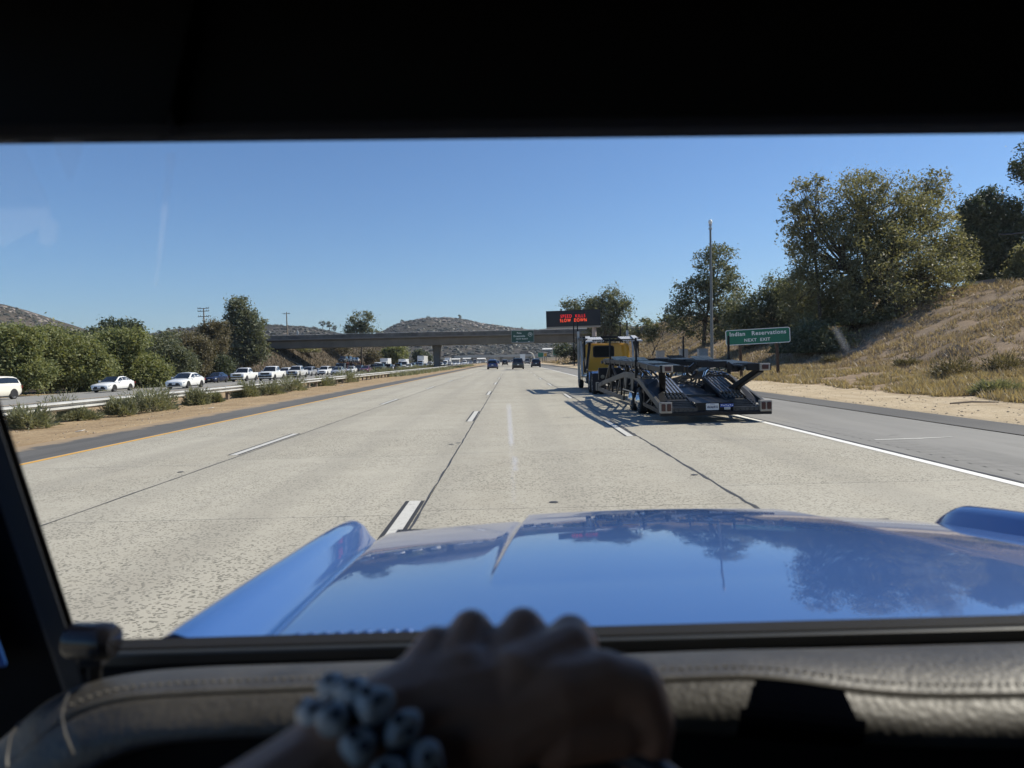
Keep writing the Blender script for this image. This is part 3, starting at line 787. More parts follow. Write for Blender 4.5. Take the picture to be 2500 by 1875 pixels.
for k, (u, v, w, h, lab) in enumerate(bl):
    p = gpt(u, v, -0.12); s = p.y / 1537
    saltbush('saltbush', 'grey green saltbush ' + lab, p.x, p.y + w * s * 0.3, w * s * 0.95, h * s * 0.82, int(3000 if k < 7 else 1900), group=BG, leaf=0.05 + 0.0006 * p.y)
for k, (x, y, w, lab) in enumerate(((-17.2, 27, 1.6, 'behind the rail below the white coupe sedan'), (-17.0, 33.0, 2.2, 'behind the rail left of the second white sedan'), (-16.9, 22, 1.3, 'behind the rail below the cream SUV'))):
    saltbush('saltbush', 'wispy dry saltbush ' + lab, x, y, w, 0.95, 900, group=BG, leaf=0.06)
vg = [( -15.0 + 1.2 * random.random(), 95 + 4.5 * k + random.uniform(-1, 1)) for k in range(14)]
V = []
for i in range(9000):
    y = rng.uniform(88, 260); x = -14.2 + rng.normal() * 0.7 - (0.9 if y > 150 else 0)
    z = gz(x, y) if i % 3 == 0 else -0.16
    h = rng.uniform(0.2, 0.7); a = rng.random() * 6.28; w = 0.07
    V += [(x - w * math.cos(a), y - w * math.sin(a), z), (x + w * math.cos(a), y + w * math.sin(a), z), (x + rng.normal() * .15, y + rng.normal() * .15, z + h)]
o = link_mesh('median_weeds', np_mesh('median_weeds', np.array(V), 3, MT['leaf_salt'])); setp(o, 'low green weeds along the far part of the median', kind='stuff')

# dry grass of the right bank and verge
def blades(name, label, n, xr, yr, hr, m, keep=None, wbase=0.012, ypow=1.8):
    y = yr[0] + (yr[1] - yr[0]) * rng.random(n) ** ypow; x = xr[0] + (xr[1] - xr[0]) * rng.random(n)
    cl = fbm(x * 0.8, y * 0.8, 3) + 0.35 * fbm(x * 0.15 + 9, y * 0.15, 2)
    k = cl > (-0.12 if keep is None else keep)
    k &= x < y * 0.80 + 3
    x, y, cl = x[k], y[k], cl[k]
    z = height(x, y) - 0.02
    n = len(x); h = (hr[0] + (hr[1] - hr[0]) * rng.random(n) ** 1.5) * (0.7 + 0.8 * np.clip(cl + .3, 0, 1))
    w = wbase * (1 + y / 22) * (0.6 + 0.8 * rng.random(n)); a = rng.random(n) * 6.283
    lean = rng.normal(size=(n, 2)) * 0.45 * h[:, None]
    V = np.stack([np.stack([x - w * np.cos(a), y - w * np.sin(a), z], 1), np.stack([x + w * np.cos(a), y + w * np.sin(a), z], 1), np.stack([x + lean[:, 0], y + lean[:, 1], z + h], 1)], 1)
    o = link_mesh(name, np_mesh(name, V.reshape(-1, 3), 3, m)); setp(o, label, kind='stuff')
blades('verge_grass', 'straw coloured grass on the flat verge below the bank', 120000, (13.9, 21), (17, 120), (0.08, 0.30), MT['grass_pale'], -0.05)
blades('bank_grass', 'brown dry grass covering the right bank', 260000, (19, 43), (22, 190), (0.08, 0.38), MT['grass_dry'], -0.2)
blades('bank_grass', 'dry grass along the far bank beyond the overpass', 9000, (14, 40), (190, 330), (0.3, 0.8), MT['grass_dry'], -0.2, 0.03, 1.0)
def left_blades():
    n = 26000
    x = -78 + 30 * rng.random(n); y = 150 + 220 * rng.random(n); z = height(x, y)
    h = 0.3 + 0.9 * rng.random(n) ** 2; w = 0.10; a = rng.random(n) * 6.283
    V = np.stack([np.stack([x - w * np.cos(a), y - w * np.sin(a), z - .05], 1), np.stack([x + w * np.cos(a), y + w * np.sin(a), z - .05], 1), np.stack([x + rng.normal(size=n) * .3, y + rng.normal(size=n) * .3, z + h], 1)], 1)
    o = link_mesh('bank_scrub', np_mesh('bank_scrub', V.reshape(-1, 3), 3, MT['leaf_scrub'])); setp(o, 'brown scrub on the embankment left of and under the overpass', kind='stuff')
left_blades()
V = rng.random((5200, 3)); V[:, 0] = np.where(rng.random(5200) < .5, -10.5 - 4.5 * V[:, 0], 10.6 + 3.5 * V[:, 0]); V[:, 1] = 12 + 70 * V[:, 1] ** 1.6
V[:, 2] = height(V[:, 0], V[:, 1])
MT['pebble'] = simple('verge_stones', (0.33, 0.27, 0.2), 0.95, 0, 0.4, 0.5)
blobs('verge_gravel', V[:2600], 0.01 + 0.03 * rng.random(2600) ** 3, MT['pebble'], 0.7, 'small stones lying on the dirt verges')
DG = 'dry bushes at the foot of the bank'
for (u, v, w, h, Y, lab, m) in ((2060, 800, 100, 45, 30, 'grey dry bush at the foot of the bank, left one of the pair', 'leaf_brown'), (2170, 808, 90, 50, 29, 'grey green dry bush at the right edge at the foot of the bank', 'leaf_brown'),
                             (2150, 880, 95, 28, 22.5, 'low green bush on the dirt edge at the right edge', 'leaf_salt'), (1795, 775, 40, 16, 52, 'small dry bush at the end of the tree shade', 'leaf_brown'), (1960, 790, 60, 20, 40, 'low dry tuft in the middle of the bank foot', 'leaf_brown')):
    p = atd(u, v, Y); s = Y / 1537
    saltbush('dry_bush', lab, p.x, Y, w * s, h * s * .8, 1300, m, DG, 0.075)
# litter and twigs on the verges
MT['litter'] = simple('pale_litter', (0.6, 0.58, 0.54), 0.7)
for k, (x, y, lab) in enumerate(((-11.8, 27.5, 'small scrap of pale litter on the median dirt below the big saltbush'), (-12.6, 52, 'white scrap of litter on the median dirt further ahead'), (-11.3, 18.3, 'pale scrap of litter on the near median dirt'))):
    z = gz(x, y); o = MB().poly([(x, y, z + .012), (x + .16, y + .02, z + .03), (x + .2, y + .12, z + .05), (x + .03, y + .1, z + .02)], (0, 0, .012)).build('litter', MT['litter']); setp(o, lab, 'litter', 'scraps of litter on the median')
MT['wood_grey'] = simple('weathered_wood', (0.2, 0.16, 0.12), 0.9, 0, 0.35, 2)
p = gpt(2100, 872, 0.1)
o = MB().tube([p + Vector((-.6, 0, .02)), p + Vector((0, .05, .05)), p + Vector((.7, -.05, .03))], [0.025, 0.03, 0.015], 6).build('stick', MT['wood_grey']); setp(o, 'grey stick lying on the dirt edge at the right', 'stick')

# ------------------------------------------------------------------ overpass
MT['bridge'] = simple('bridge_concrete', (0.185, 0.175, 0.155), 0.9, 0, 0.18, 0.35, bump=0.3)
MT['bridge_dk'] = simple('stained_parapet', (0.125, 0.12, 0.108), 0.9, 0, 0.4, 0.6, bump=0.3)
MT['galv'] = simple('galvanised_steel', (0.42, 0.43, 0.43), 0.45, 0.6, 0.2, 3)
MT['steel_dk'] = simple('dark_steel', (0.05, 0.052, 0.055), 0.5, 0.3, 0.3, 3)
BY, BW = 186.0, 11.0
br = thing('overpass', 'grey concrete overpass crossing the whole freeway on a flared pillar', 'bridge', (-20, BY, 0))
bx0, bx1 = -66 + 20, 46 + 20
def prof(x): return [(x, -1.0, 8.05), (x, -1.0, 8.32), (x, BW + 1, 8.32), (x, BW + 1, 8.05), (x, BW - 1.2, 7.75), (x, BW - 1.6, 6.0), (x, 1.0, 6.0), (x, 0.5, 7.7)]
MB().loft([prof(x) for x in np.linspace(bx0, bx1, 12)], True, True).build('deck', MT['bridge'], br)
for yy in (-0.98, BW + 0.68):
    for k in range(14):
        a = bx0 + (bx1 - bx0) * k / 14; b = bx0 + (bx1 - bx0) * (k + 1) / 14 - 0.03
        MB().box(((a + b) / 2, yy + 0.15, 8.78), (b - a, 0.28, 0.88)).build('parapet', MT['bridge_dk'], br)
    mb = MB(); mb.tube([(bx0, yy + .15, 9.42), (bx1, yy + .15, 9.42)], 0.05, 6)
    for k in range(38): mb.box((bx0 + 1.5 + 2.95 * k, yy + .15, 9.31), (0.07, 0.07, 0.2))
    mb.build('rail', MT['galv'], br)
pl = []
for z, w, d in ((-1.2, 1.75, 1.5), (2.0, 1.75, 1.5), (4.2, 2.0, 1.55), (5.4, 2.3, 1.6), (6.02, 2.6, 1.65)):
    c = 0.35; ring = [(-w / 2, -d / 2 + c, z), (-w / 2 + c, -d / 2, z), (w / 2 - c, -d / 2, z), (w / 2, -d / 2 + c, z), (w / 2, d / 2 - c, z), (w / 2 - c, d / 2, z), (-w / 2 + c, d / 2, z), (-w / 2, d / 2 - c, z)]
    pl.append([(x, y + BW / 2, zz) for x, y, zz in ring])
MB().loft(pl, True, True).build('pillar', MT['bridge'], br)
MB().box((bx0 + 1.2, BW / 2, 5.6), (2.4, BW + 1.5, 4.6)).build('abutment', MT['bridge'], br)
MB().box((bx1 - 1.2, BW / 2, 6.2), (2.4, BW + 1.5, 3.6)).build('abutment', MT['bridge'], br)
MB().loft([[(bx0 + 2.0, -1.2, 5.9), (bx0 + 2.0, BW + 1.2, 5.9)], [(bx0 + 14.6, -1.2, -0.5), (bx0 + 14.6, BW + 1.2, -0.5)]]).add([(bx0 + 2.0, -1.2, 5.9), (bx0 + 14.6, -1.2, -0.5), (bx0 + 14.6, -1.2, -1.6), (bx0 + 2, -1.2, 4.2)], [(0, 1, 2, 3)]).build('slope_paving', MT['bridge'], br)
MB().bar((bx0 + 2.0, -1.4, 6.0), (bx0 + 14.6, -1.4, -0.4), 0.5, 0.5).build('slope_kerb', simple('pale_kerb', (0.42, 0.37, 0.29), 0.9), br)
b2 = thing('far_overpass', 'pale second overpass far ahead low above the traffic', 'bridge', (-10, 540, 0))
p0, p1 = at(1160, 870, 540), at(1300, 866, 540)
MB().box((0, 0, p0.z - 0.1), (66, 8, 1.7)).build('deck', simple('pale_concrete', (0.42, 0.40, 0.36), 0.9), b2)
for x in (-20, 2, 24): MB().box((x, 0, (p0.z - 1) / 2 - .5), (1.4, 2, p0.z)).build('pillar', MT['bridge'], b2)

# ------------------------------------------------------------------ lettering
def lettering(name, txt, size, m, parent, loc, rot=(PI / 2, 0, 0), align='CENTER', spacing=1.0, depth=0.004, bold=0.0, xs=1.0):
    cu = bpy.data.curves.new('lettering', 'FONT')
    cu.body = txt; cu.size = size; cu.align_x = align; cu.align_y = 'CENTER'; cu.space_character = spacing
    cu.extrude = depth; cu.offset = bold; cu.resolution_u = 3
    tmp = bpy.data.objects.new('tmp', cu); COL.objects.link(tmp)
    dg = bpy.context.evaluated_depsgraph_get()
    me = bpy.data.meshes.new_from_object(tmp.evaluated_get(dg))
    bpy.data.objects.remove(tmp)
    me.name = name; me.materials.clear(); me.materials.append(m)
    iv = sorted((min(me.vertices[k].co.x for k in p.vertices), max(me.vertices[k].co.x for k in p.vertices)) for p in me.polygons)
    gaps = []; end = iv[0][1]
    for lo_, hi_ in iv:
        if lo_ - end > size * 0.26: gaps.append((lo_ + end) / 2)
        end = max(end, hi_)
    cuts = [-1e9] + gaps + [1e9]
    o = None
    for a_, b_ in zip(cuts, cuts[1:]):                       # one mesh for each word
        bm = bmesh.new(); bm.from_mesh(me)
        bmesh.ops.delete(bm, geom=[v for v in bm.verts if not a_ < v.co.x < b_], context='VERTS')
        mw = bpy.data.meshes.new(name); bm.to_mesh(mw); bm.free(); mw.materials.append(m)
        o = link_mesh(name, mw, parent); o.location = loc; o.rotation_euler = rot; o.scale.x = xs
    bpy.data.meshes.remove(me)
    return o
def rrect(w, h, r, n=5):
    pts = []
    for cx, cz, a0 in ((w / 2 - r, h / 2 - r, 0), (-w / 2 + r, h / 2 - r, 90), (-w / 2 + r, -h / 2 + r, 180), (w / 2 - r, -h / 2 + r, 270)):
        for k in range(n + 1):
            a = R(a0 + 90 * k / n); pts.append((cx + r * math.cos(a), 0, cz + r * math.sin(a)))
    return pts
def frame_ring(w, h, r, t, y0, y1, n=5):
    a = rrect(w, h, r, n); b = rrect(w - 2 * t, h - 2 * t, max(r - t, 0.01), n); mb = MB()
    ring = [[(p[0], y0, p[2]) for p in a], [(p[0], y0, p[2]) for p in b], [(p[0], y1, p[2]) for p in b], [(p[0], y1, p[2]) for p in a], [(p[0], y0, p[2]) for p in a]]
    return mb.loft(ring, True)
def green(name, c): return simple(name, c, 0.5, 0, 0.08, 1.2)
MT['sign_green'] = green('sign_green', (0.012, 0.165, 0.095))
MT['sign_green_dk'] = green('sign_green_dark', (0.014, 0.072, 0.05))
MT['sign_white'] = simple('sign_white', (0.78, 0.80, 0.77), 0.5, 0, 0.03)
MT['wood_post'] = simple('brown_wood_post', (0.085, 0.055, 0.035), 0.9, 0, 0.3, 2)
# reservations sign
Ys = 45.0
c = at(1850, 821, Ys); w, h = 3.95, 0.97
sg = thing('road_sign', 'green INDIAN RESERVATIONS NEXT EXIT road sign on two brown posts', 'sign', (c.x, Ys, c.z), R(-7))
sg.rotation_euler = (0, R(-1.9), R(-7))
MB().poly([(p[0], 0, p[2]) for p in rrect(w - .05, h - .05, 0.11)], (0, 0.03, 0)).build('panel', MT['sign_green'], sg)
frame_ring(w, h, 0.13, 0.045, -0.008, 0.034).build('border', MT['sign_white'], sg)
lettering('lettering', 'Indian   Reservations', 0.36, MT['sign_white'], sg, (0.0, -0.006, 0.20), spacing=1.12, bold=0.009)
lettering('lettering', 'NEXT  EXIT', 0.27, MT['sign_white'], sg, (-0.05, -0.006, -0.22), spacing=1.15, bold=0.007)
for u in (1808, 1895):
    x = (u - 1850) / F * Ys; zb = gz(c.x + x, Ys) - c.z - 0.3
    MB().box((x, 0.12, (zb + 0.35) / 2), (0.16, 0.16, 0.35 - zb)).build('post', MT['wood_post'], sg)
for zz in (-0.25, 0.25): MB().box((0, 0.05, zz), (w * 0.9, 0.035, 0.06)).build('brace', MT['galv'], sg)
# changeable message sign
Yc = 112.0
c = at(1399.5, 777, Yc); w, h = 8.5, 2.5
cm = thing('message_sign', 'black electronic message sign reading SPEED KILLS SLOW DOWN in red', 'message sign', (c.x, Yc, 0))
MT['cms_black'] = simple('sign_face_black', (0.016, 0.018, 0.023), 0.6, 0, 0.1)
MT['cms_case'] = simple('sign_case_grey', (0.32, 0.30, 0.27), 0.6, 0.1)
cab = MB().box((0, 0.6, 0), (w, 1.1, h)).box((0, 0.62, -h / 2 - 0.12), (w * 1.0, 1.25, 0.25)).build('cabinet', MT['cms_case'], cm)
cab.location = (0, 0, c.z); cab.rotation_euler = (0, R(-0.5), R(-3))
MB().box((0, 0.02, 0), (w - 0.06, 0.08, h - 0.06)).build('face', MT['cms_black'], cab)
frame_ring(w, h, 0.03, 0.05, -0.06, 0.06, 1).build('rim', MT['cms_black'], cab)
MT['led_red'] = emis('red_led', (1.0, 0.03, 0.04), 0.8)
MT['led_orange'] = emis('orange_red_led', (1.0, 0.10, 0.04), 1.2)
lettering('lettering', 'SPEED  KILLS', 0.74, MT['led_red'], cab, (-0.05, -0.03, 0.33), spacing=1.25, xs=0.76, bold=-0.008)
lettering('lettering', 'SLOW  DOWN', 0.74, MT['led_orange'], cab, (-0.0, -0.03, -0.33), spacing=1.25, xs=0.72, bold=-0.008)
px = at(1452, 820, Yc).x - c.x
MT['pole_pink'] = simple('pale_sign_pole', (0.42, 0.36, 0.33), 0.7)
zb = gz(c.x + px, Yc) - 0.3
MB().lathe((px, 0.7, zb), (0, 0, 1), [(0, 0.55), (0.25, 0.55), (0.3, 0.36), (c.z - h / 2 - 0.2 - zb, 0.34)], 16).build('pole', MT['pole_pink'], cm, smooth=True)
# Pala / Oceanside sign on the overpass
Yb = BY - 1.45
a0, a1 = at(1248, 808, Yb), at(1304, 834, Yb)
w, h = a1.x - a0.x, a0.z - a1.z + 0.2
sp = thing('bridge_sign', 'green Pala Oceanside 76 NEXT RIGHT sign hung on the overpass', 'sign', ((a0.x + a1.x) / 2, Yb, (a0.z + a1.z) / 2))
MB().box((0, 0.06, 0), (w - .1, 0.05, h - .1)).build('panel', MT['sign_green_dk'], sp)
frame_ring(w, h, 0.12, 0.07, 0.01, 0.09).build('border', simple('sign_border_dull', (0.45, 0.47, 0.44), 0.6), sp)
MT['sign_dull'] = simple('dull_white_letters', (0.62, 0.66, 0.60), 0.6)
lettering('lettering', 'Pala', 0.62, MT['sign_dull'], sp, (-0.9, 0.03, 0.85), spacing=1.2, bold=0.02)
lettering('lettering', 'Oceanside', 0.62, MT['sign_dull'], sp, (-0.9, 0.03, 0.05), spacing=1.15, bold=0.02)
lettering('lettering', 'NEXT RIGHT', 0.46, MT['sign_dull'], sp, (-0.2, 0.03, -0.68), spacing=1.2, bold=0.015)
MB().lathe((1.95, 0.035, 0.45), (0, -1, 0), [(0, 0.56), (0.01, 0.56), (0.01, 0.0)], 20).build('route_shield', MT['sign_dull'], sp)
MB().lathe((1.95, 0.030, 0.45), (0, -1, 0), [(0, 0.47), (0.012, 0.47), (0.012, 0.0)], 20).build('route_shield', MT['sign_green_dk'], sp)
lettering('lettering', '76', 0.62, MT['sign_dull'], sp, (1.95, 0.012, 0.45), bold=0.02)
for x in (-1.5, 1.6): MB().box((x, -0.25, -h / 2 + 0.15), (0.45, 0.25, 0.14)).build('lamp', MT['sign_white'], sp)
MB().box((0, -0.1, -h / 2 - 0.1), (w, 0.6, 0.06)).build('catwalk', MT['galv'], sp)
# exit sign beyond the overpass and smaller ones
def small_sign(name, label, u0, v0, u1, v1, Y, m, texts, post_m, tab=None, tilt=0):
    a, b = at(u0, v0, Y), at(u1, v1, Y); w, h = b.x - a.x, a.z - b.z
    s = thing(name, label, 'sign', ((a.x + b.x) / 2, Y, (a.z + b.z) / 2)); cx, cz = s.location.x, s.location.z
    MB().box((0, 0, 0), (w - .12, 0.06, h - .12)).build('panel', m, s)
    frame_ring(w, h, 0.1, 0.07, -0.04, 0.04).build('border', MT['sign_dull'], s)
    for (t, sz, x, z) in texts: lettering('lettering', t, sz, MT['sign_white'], s, (x, -0.04, z), spacing=1.1, bold=0.02)
    if tab:
        MB().box((w * 0.18, 0, h / 2 + 0.5), (w * 0.62, 0.06, 0.8)).build('exit_tab', m, s)
    for x in (-w * 0.3, w * 0.3):
        zb = gz(cx + x, Y) - cz - 0.3
        MB().box((x, 0.1, (zb) / 2), (0.22, 0.18, -zb)).build('post', post_m, s)
    return s
small_sign('exit_sign', 'green Pala Oceanside exit sign on two posts beyond the overpass', 1350, 853, 1386, 866.5, 246, MT['sign_green'], (('Pala', 0.6, -.8, .5), ('Oceanside', 0.5, -.3, -0.25)), MT['steel_dk'], True)
small_sign('guide_sign', 'small square green guide sign far ahead next to the yellow one', 1313, 861, 1327, 872, 330, MT['sign_green'], (), MT['steel_dk'])
small_sign('advisory_sign', 'small yellow advisory sign far ahead right of the green one', 1327.5, 862, 1335, 870, 332, simple('sign_yellow', (0.65, 0.33, 0.03), 0.6), (), MT['steel_dk'])
gt = thing('overhead_gantry', 'curved pale mast arm carrying a dark sign over the far lanes', 'gantry', (0, 360, 0))
q = lambda u, v: at(u, v, 360) - Vector((0, 360, 0))
MB().tube([q(1304, 882), q(1304, 872), q(1301, 865), q(1296, 861), q(1288, 859), q(1272, 859)], [0.3, 0.28, 0.25, 0.22, 0.2, 0.18], 8).build('mast', simple('pale_mast', (0.55, 0.52, 0.45), 0.6), gt, smooth=True)
a, b = q(1270, 857.5), q(1290, 863)
MB().box(((a.x + b.x) / 2, -0.4, (a.z + b.z) / 2), (b.x - a.x, 0.15, a.z - b.z)).build('panel', simple('sign_back', (0.13, 0.12, 0.11), 0.7), gt)
sb = thing('sign_back', 'grey back of a road sign at the far verge in front of the eucalyptus', 'sign', (at(558, 890, 112).x, 112, 0))
a, b = at(549.6, 875, 112), at(566.5, 903, 112); bx = sb.location.x
MB().box(((a.x + b.x) / 2 - bx, 0, (a.z + b.z) / 2), (b.x - a.x, 0.05, a.z - b.z)).build('panel', simple('weathered_sign_back', (0.17, 0.165, 0.155), 0.7), sb)
for dx in (-0.28, 0.28): MB().box((dx, 0.08, a.z / 2 - 0.5), (0.1, 0.1, a.z + 0.8)).build('post', MT['wood_post'], sb)

# ------------------------------------------------------------------ poles, cabinets, wall, rails
cp = at(1739, 915, 44); zb = gz(cp.x, 44)
tp = thing('camera_pole', 'tall slim galvanised pole with a small camera head on top', 'pole', (cp.x, 44, zb))
top = at(1733.5, 536, 44).z - zb
MT['galv_pole'] = simple('pole_grey', (0.17, 0.18, 0.175), 0.5, 0.35, 0.1)
MB().lathe((0, 0, -0.2), (0, 0, 1), [(0, .22), (.25, .22), (.26, .11), (top * .5, .085), (top - 0.45, 0.06), (top - 0.2, 0.05)], 14).build('pole', MT['galv_pole'], tp, smooth=True)
MB().lathe((0, 0, top - 0.62), (0, 0, 1), [(0, .05), (.01, .11), (.12, .11), (.14, .06), (.22, .06), (.23, .10), (.33, .10), (.35, .05)], 14).build('bracket', MT['galv'], tp)
MB().lathe((0, 0, top - 0.28), (0, 0, 1), [(0, .04), (.02, .09), (.1, .12), (.2, .11), (.27, .06), (.29, 0)], 14).build('camera_head', MT['sign_white'], tp, smooth=True)
MT['cabinet'] = simple('cabinet_grey', (0.33, 0.33, 0.31), 0.6, 0.2)
for (u0, u1, v0, Y, lab) in ((1704, 1726, 851, 60, 'grey roadside cabinet nearest the tall pole, largest of three'), (1659, 1678, 852, 66, 'grey roadside cabinet in the middle of the three'), (1602, 1621, 856, 70, 'grey roadside cabinet furthest left, behind the truck')):
    a, b = at(u0, v0, Y), at(u1, v0, Y); cx = (a.x + b.x) / 2; z0 = gz(cx, Y); H = a.z - z0
    t = thing('utility_cabinet', lab, 'cabinet', (cx, Y, z0), 0, 'grey utility cabinets below the bank')
    w = b.x - a.x
    MB().box((0, 0, H / 2 - 0.1), (w, 0.6, H + 0.1)).build('body', MT['cabinet'], t, bevel=0.02)
    MB().box((0, -0.31, H / 2), (w * 0.86, 0.03, H * 0.85)).build('door', MT['cabinet'], t, bevel=0.008)
    MB().box((0, 0, H - 0.03), (w + .08, 0.7, 0.05)).build('roof', MT['cabinet'], t)
for (u, Y, lab) in ((1612, 41, 'short brown marker post on the dirt behind the trailer, left one'), (1630, 41, 'short brown marker post on the dirt behind the trailer, right one')):
    c = at(u, 920, Y); z0 = gz(c.x, Y)
    o = MB().box((c.x, Y, z0 + 0.3), (0.14, 0.12, 0.95)).build('marker_post', MT['wood_post'], bevel=0.01); setp(o, lab, 'post', 'short wooden posts by the shoulder')
    o['label'] = lab
# utility poles
def upole(label, u, vt, Y, arms, m='steel_dk', extra=False):
    c = at(u, vt, Y); x = c.x; zb = gz(x, Y) - 0.5
    t = thing('utility_pole', label, 'utility pole', (x, Y, zb), R(-12), 'utility poles beyond the opposite carriageway')
    H = c.z - zb
    MB().tube([(0, 0, 0), (0, 0, H * .6), (0, 0, H)], [0.2, 0.17, 0.12], 8).build('pole', MT['wood_grey'] if m != 'pale' else MT['galv'], t)
    for (dz, hw) in arms:
        MB().box((0, -0.12, H - dz), (2 * hw, 0.12, 0.14)).build('crossarm', MT['wood_grey'], t)
        mb = MB()
        for k in (-0.95, -0.55, 0.55, 0.95): mb.lathe((k * hw, -0.12, H - dz + .07), (0, 0, 1), [(0, .05), (.12, .07), (.24, .05), (.26, 0)], 6)
        mb.build('insulator', MT['steel_dk'], t)
    if extra: MB().lathe((0.3, -0.1, H - 1.9), (0, 0, 1), [(0, .25), (.9, .25), (.95, .1)], 10).build('transformer', MT['galv'], t)
    return t
pa = upole('tall wooden utility pole with three crossarms above the brown trees', 497, 752, 168, ((0.1, 1.5), (0.75, 1.5), (2.0, 1.4)))
upole('plain utility pole with one crossarm standing behind the left end of the overpass', 699.5, 762, 215, ((0.5, 1.2),))
upole('small distant utility pole with two crossarms left of the feathery tree', 810, 801, 400, ((0.3, 1.6), (1.6, 1.5)))
upole('short utility pole with a pale transformer right behind the overpass', 726, 803, 262, ((0.3, 1.3),), 'pale', True)
# retaining wall on the bank crest
wl = thing('retaining_wall', 'low grey concrete wall along the crest under the pines', 'wall', (0, 0, 0))
a, b = at(2362, 690, 72), at(2600, 655, 60)
for k in range(8):
    p, q2 = a.lerp(b, k / 8), a.lerp(b, (k + 1) / 8)
    MB().box(((p.x + q2.x) / 2, (p.y + q2.y) / 2, (p.z + q2.z) / 2 - 1.0), ((q2 - p).length - 0.015, 0.2, 2.0), Matrix.Rotation(math.atan2(q2.y - p.y, q2.x - p.x), 3, 'Z')).build('panel', simple('wall_grey', (0.2, 0.19, 0.17), 0.9) if k == 0 else bpy.data.materials['wall_grey'], wl)
a, b = at(2440, 572, 66), at(2560, 545, 60)
o = MB().tube([a.lerp(b, k / 10) + Vector((0, 0, -0.3 * math.sin(PI * k / 10))) for k in range(11)], 0.06, 6).build('overhead_cable', MT['steel_dk']); setp(o, 'dark cable strung through the pines at the right edge', 'cable')
# fence on the far bank crest
fx = lambda u, v, Y: at(u, v, Y)
fn = thing('wire_fence', 'thin wire fence on the bank crest behind the yellow truck', 'fence', (0, 0, 0))
mb = MB()
for k in range(14):
    y = 118 + 5.5 * k; x = 36.5; z = gz(x, y)
    MB().box((x, y, z + 0.7), (0.09, 0.09, 1.7)).build('post', MT['steel_dk'], fn)
for dz in (0.5, 1.0, 1.45): mb.tube([(36.5, 118 + 5.5 * k, gz(36.5, 118 + 5.5 * k) + dz) for k in range(14)], 0.02, 4)
mb.build('wire', MT['steel_dk'], fn)
# guardrail
gr = thing('guardrail', 'galvanised steel guardrail on dark posts along the median', 'guardrail', (-15.5, 0, -0.17))
MT['rail_steel'] = simple('rail_steel', (0.42, 0.42, 0.40), 0.6, 0.2, 0.15, 1.2)
wp = [(-0.02, -.158), (.0, -.155), (.085, -.125), (.112, -.085), (.085, -.05), (.005, -.022), (-.01, 0), (.005, .022), (.085, .05), (.112, .085), (.085, .125), (.0, .155), (-.02, .158)]
def gh(y): return gz(-15.5, y)
segme = {}
RG = 4.4
y = 7.0
k = 0
while y < 168:
    za, zb2 = 0.52, 0.52
    for side in (1, -1):
        ring = lambda yy: [(side * (0.16 + px_), yy, 0.52 + pz_) for px_, pz_ in wp]
        if side not in segme:
            m1 = MB(); m1.loft([ring(0), ring(RG + 0.05)])
            r2 = lambda yy: [(side * (0.157 + px_), yy, 0.52 + pz_) for px_, pz_ in wp]
            m1.loft([r2(0), r2(RG + 0.05)])
            segme[side] = m1.mesh('rail_panel', MT['rail_steel'], smooth=R(60))
        o = link_mesh('rail_panel', segme[side], gr); o.location = (0, y, 0)
    for f in (0.2, 0.7):
        key = 'p'
        if key not in segme: segme[key] = MB().box((0, 0, 0.12), (0.16, 0.2, 1.06)).mesh('post', MT['wood_grey'], bevel=0.01); segme['b'] = MB().box((0, 0, 0.52), (0.31, 0.15, 0.3)).mesh('block', MT['wood_post'])
        o = link_mesh('post', segme[key], gr); o.location = (0, y + RG * f, 0)
        o = link_mesh('block', segme['b'], gr); o.location = (0, y + RG * f, 0)
    y += RG; k += 1
ct = thing('crash_cushion', 'dark barrel like rail terminal beside the foot of the bridge pillar', 'barrier', (at(1086, 890, 172).x, 172, -0.3))
for k in range(3): MB().lathe((0.15 * (k % 2), 1.0 * k, 0), (0, 0, 1), [(0, .5), (.5, .52), (1.0, .5), (1.05, .4), (1.05, 0)], 12).build('barrel', simple('barrel_dark', (0.09, 0.1, 0.085), 0.6) if k == 0 else bpy.data.materials['barrel_dark'], ct)
# distant white buildings at the foot of the hill
for k, (u, v, w, h, Y, lab) in enumerate(((1010, 773, 18, 5, 640, 'low white roofed building right of the pillar'), (985, 775, 16, 4, 620, 'white roofed shed just right of the bridge pillar'), (1040, 774, 16, 4, 660, 'white roofed building behind the distant traffic'), (1064, 770, 10, 5, 700, 'small white building at the foot of the hill'), (1090, 757, 9, 3, 1000, 'tiny pale house on the hill flank'), (1182, 753, 20, 5, 900, 'pale house low on the flank left of the exit sign'))):
    p = atd(u, v, Y); s = Y / 1537; W_, H_ = w * s, h * s; zb = gz(p.x, Y) if Y < 800 else p.z - H_
    t = thing('far_building', lab, 'building', (p.x, Y, zb), 0, 'small pale buildings at the foot of the hill')
    zt = p.z - zb
    MB().box((0, 0, (zt - H_ * .3) / 2), (W_, 8, zt - H_ * .3)).build('wall', simple('far_wall', (0.3, 0.28, 0.25), 0.9), t)
    MB().loft([[(-W_ / 2 - .4, -4.6, zt - H_ * .35), (-W_ / 2 - .4, 0, zt + H_ * .2), (-W_ / 2 - .4, 4.6, zt - H_ * .35)], [(W_ / 2 + .4, -4.6, zt - H_ * .35), (W_ / 2 + .4, 0, zt + H_ * .2), (W_ / 2 + .4, 4.6, zt - H_ * .35)]], True, True).build('roof', simple('far_roof', (0.66, 0.65, 0.62), 0.7), t)

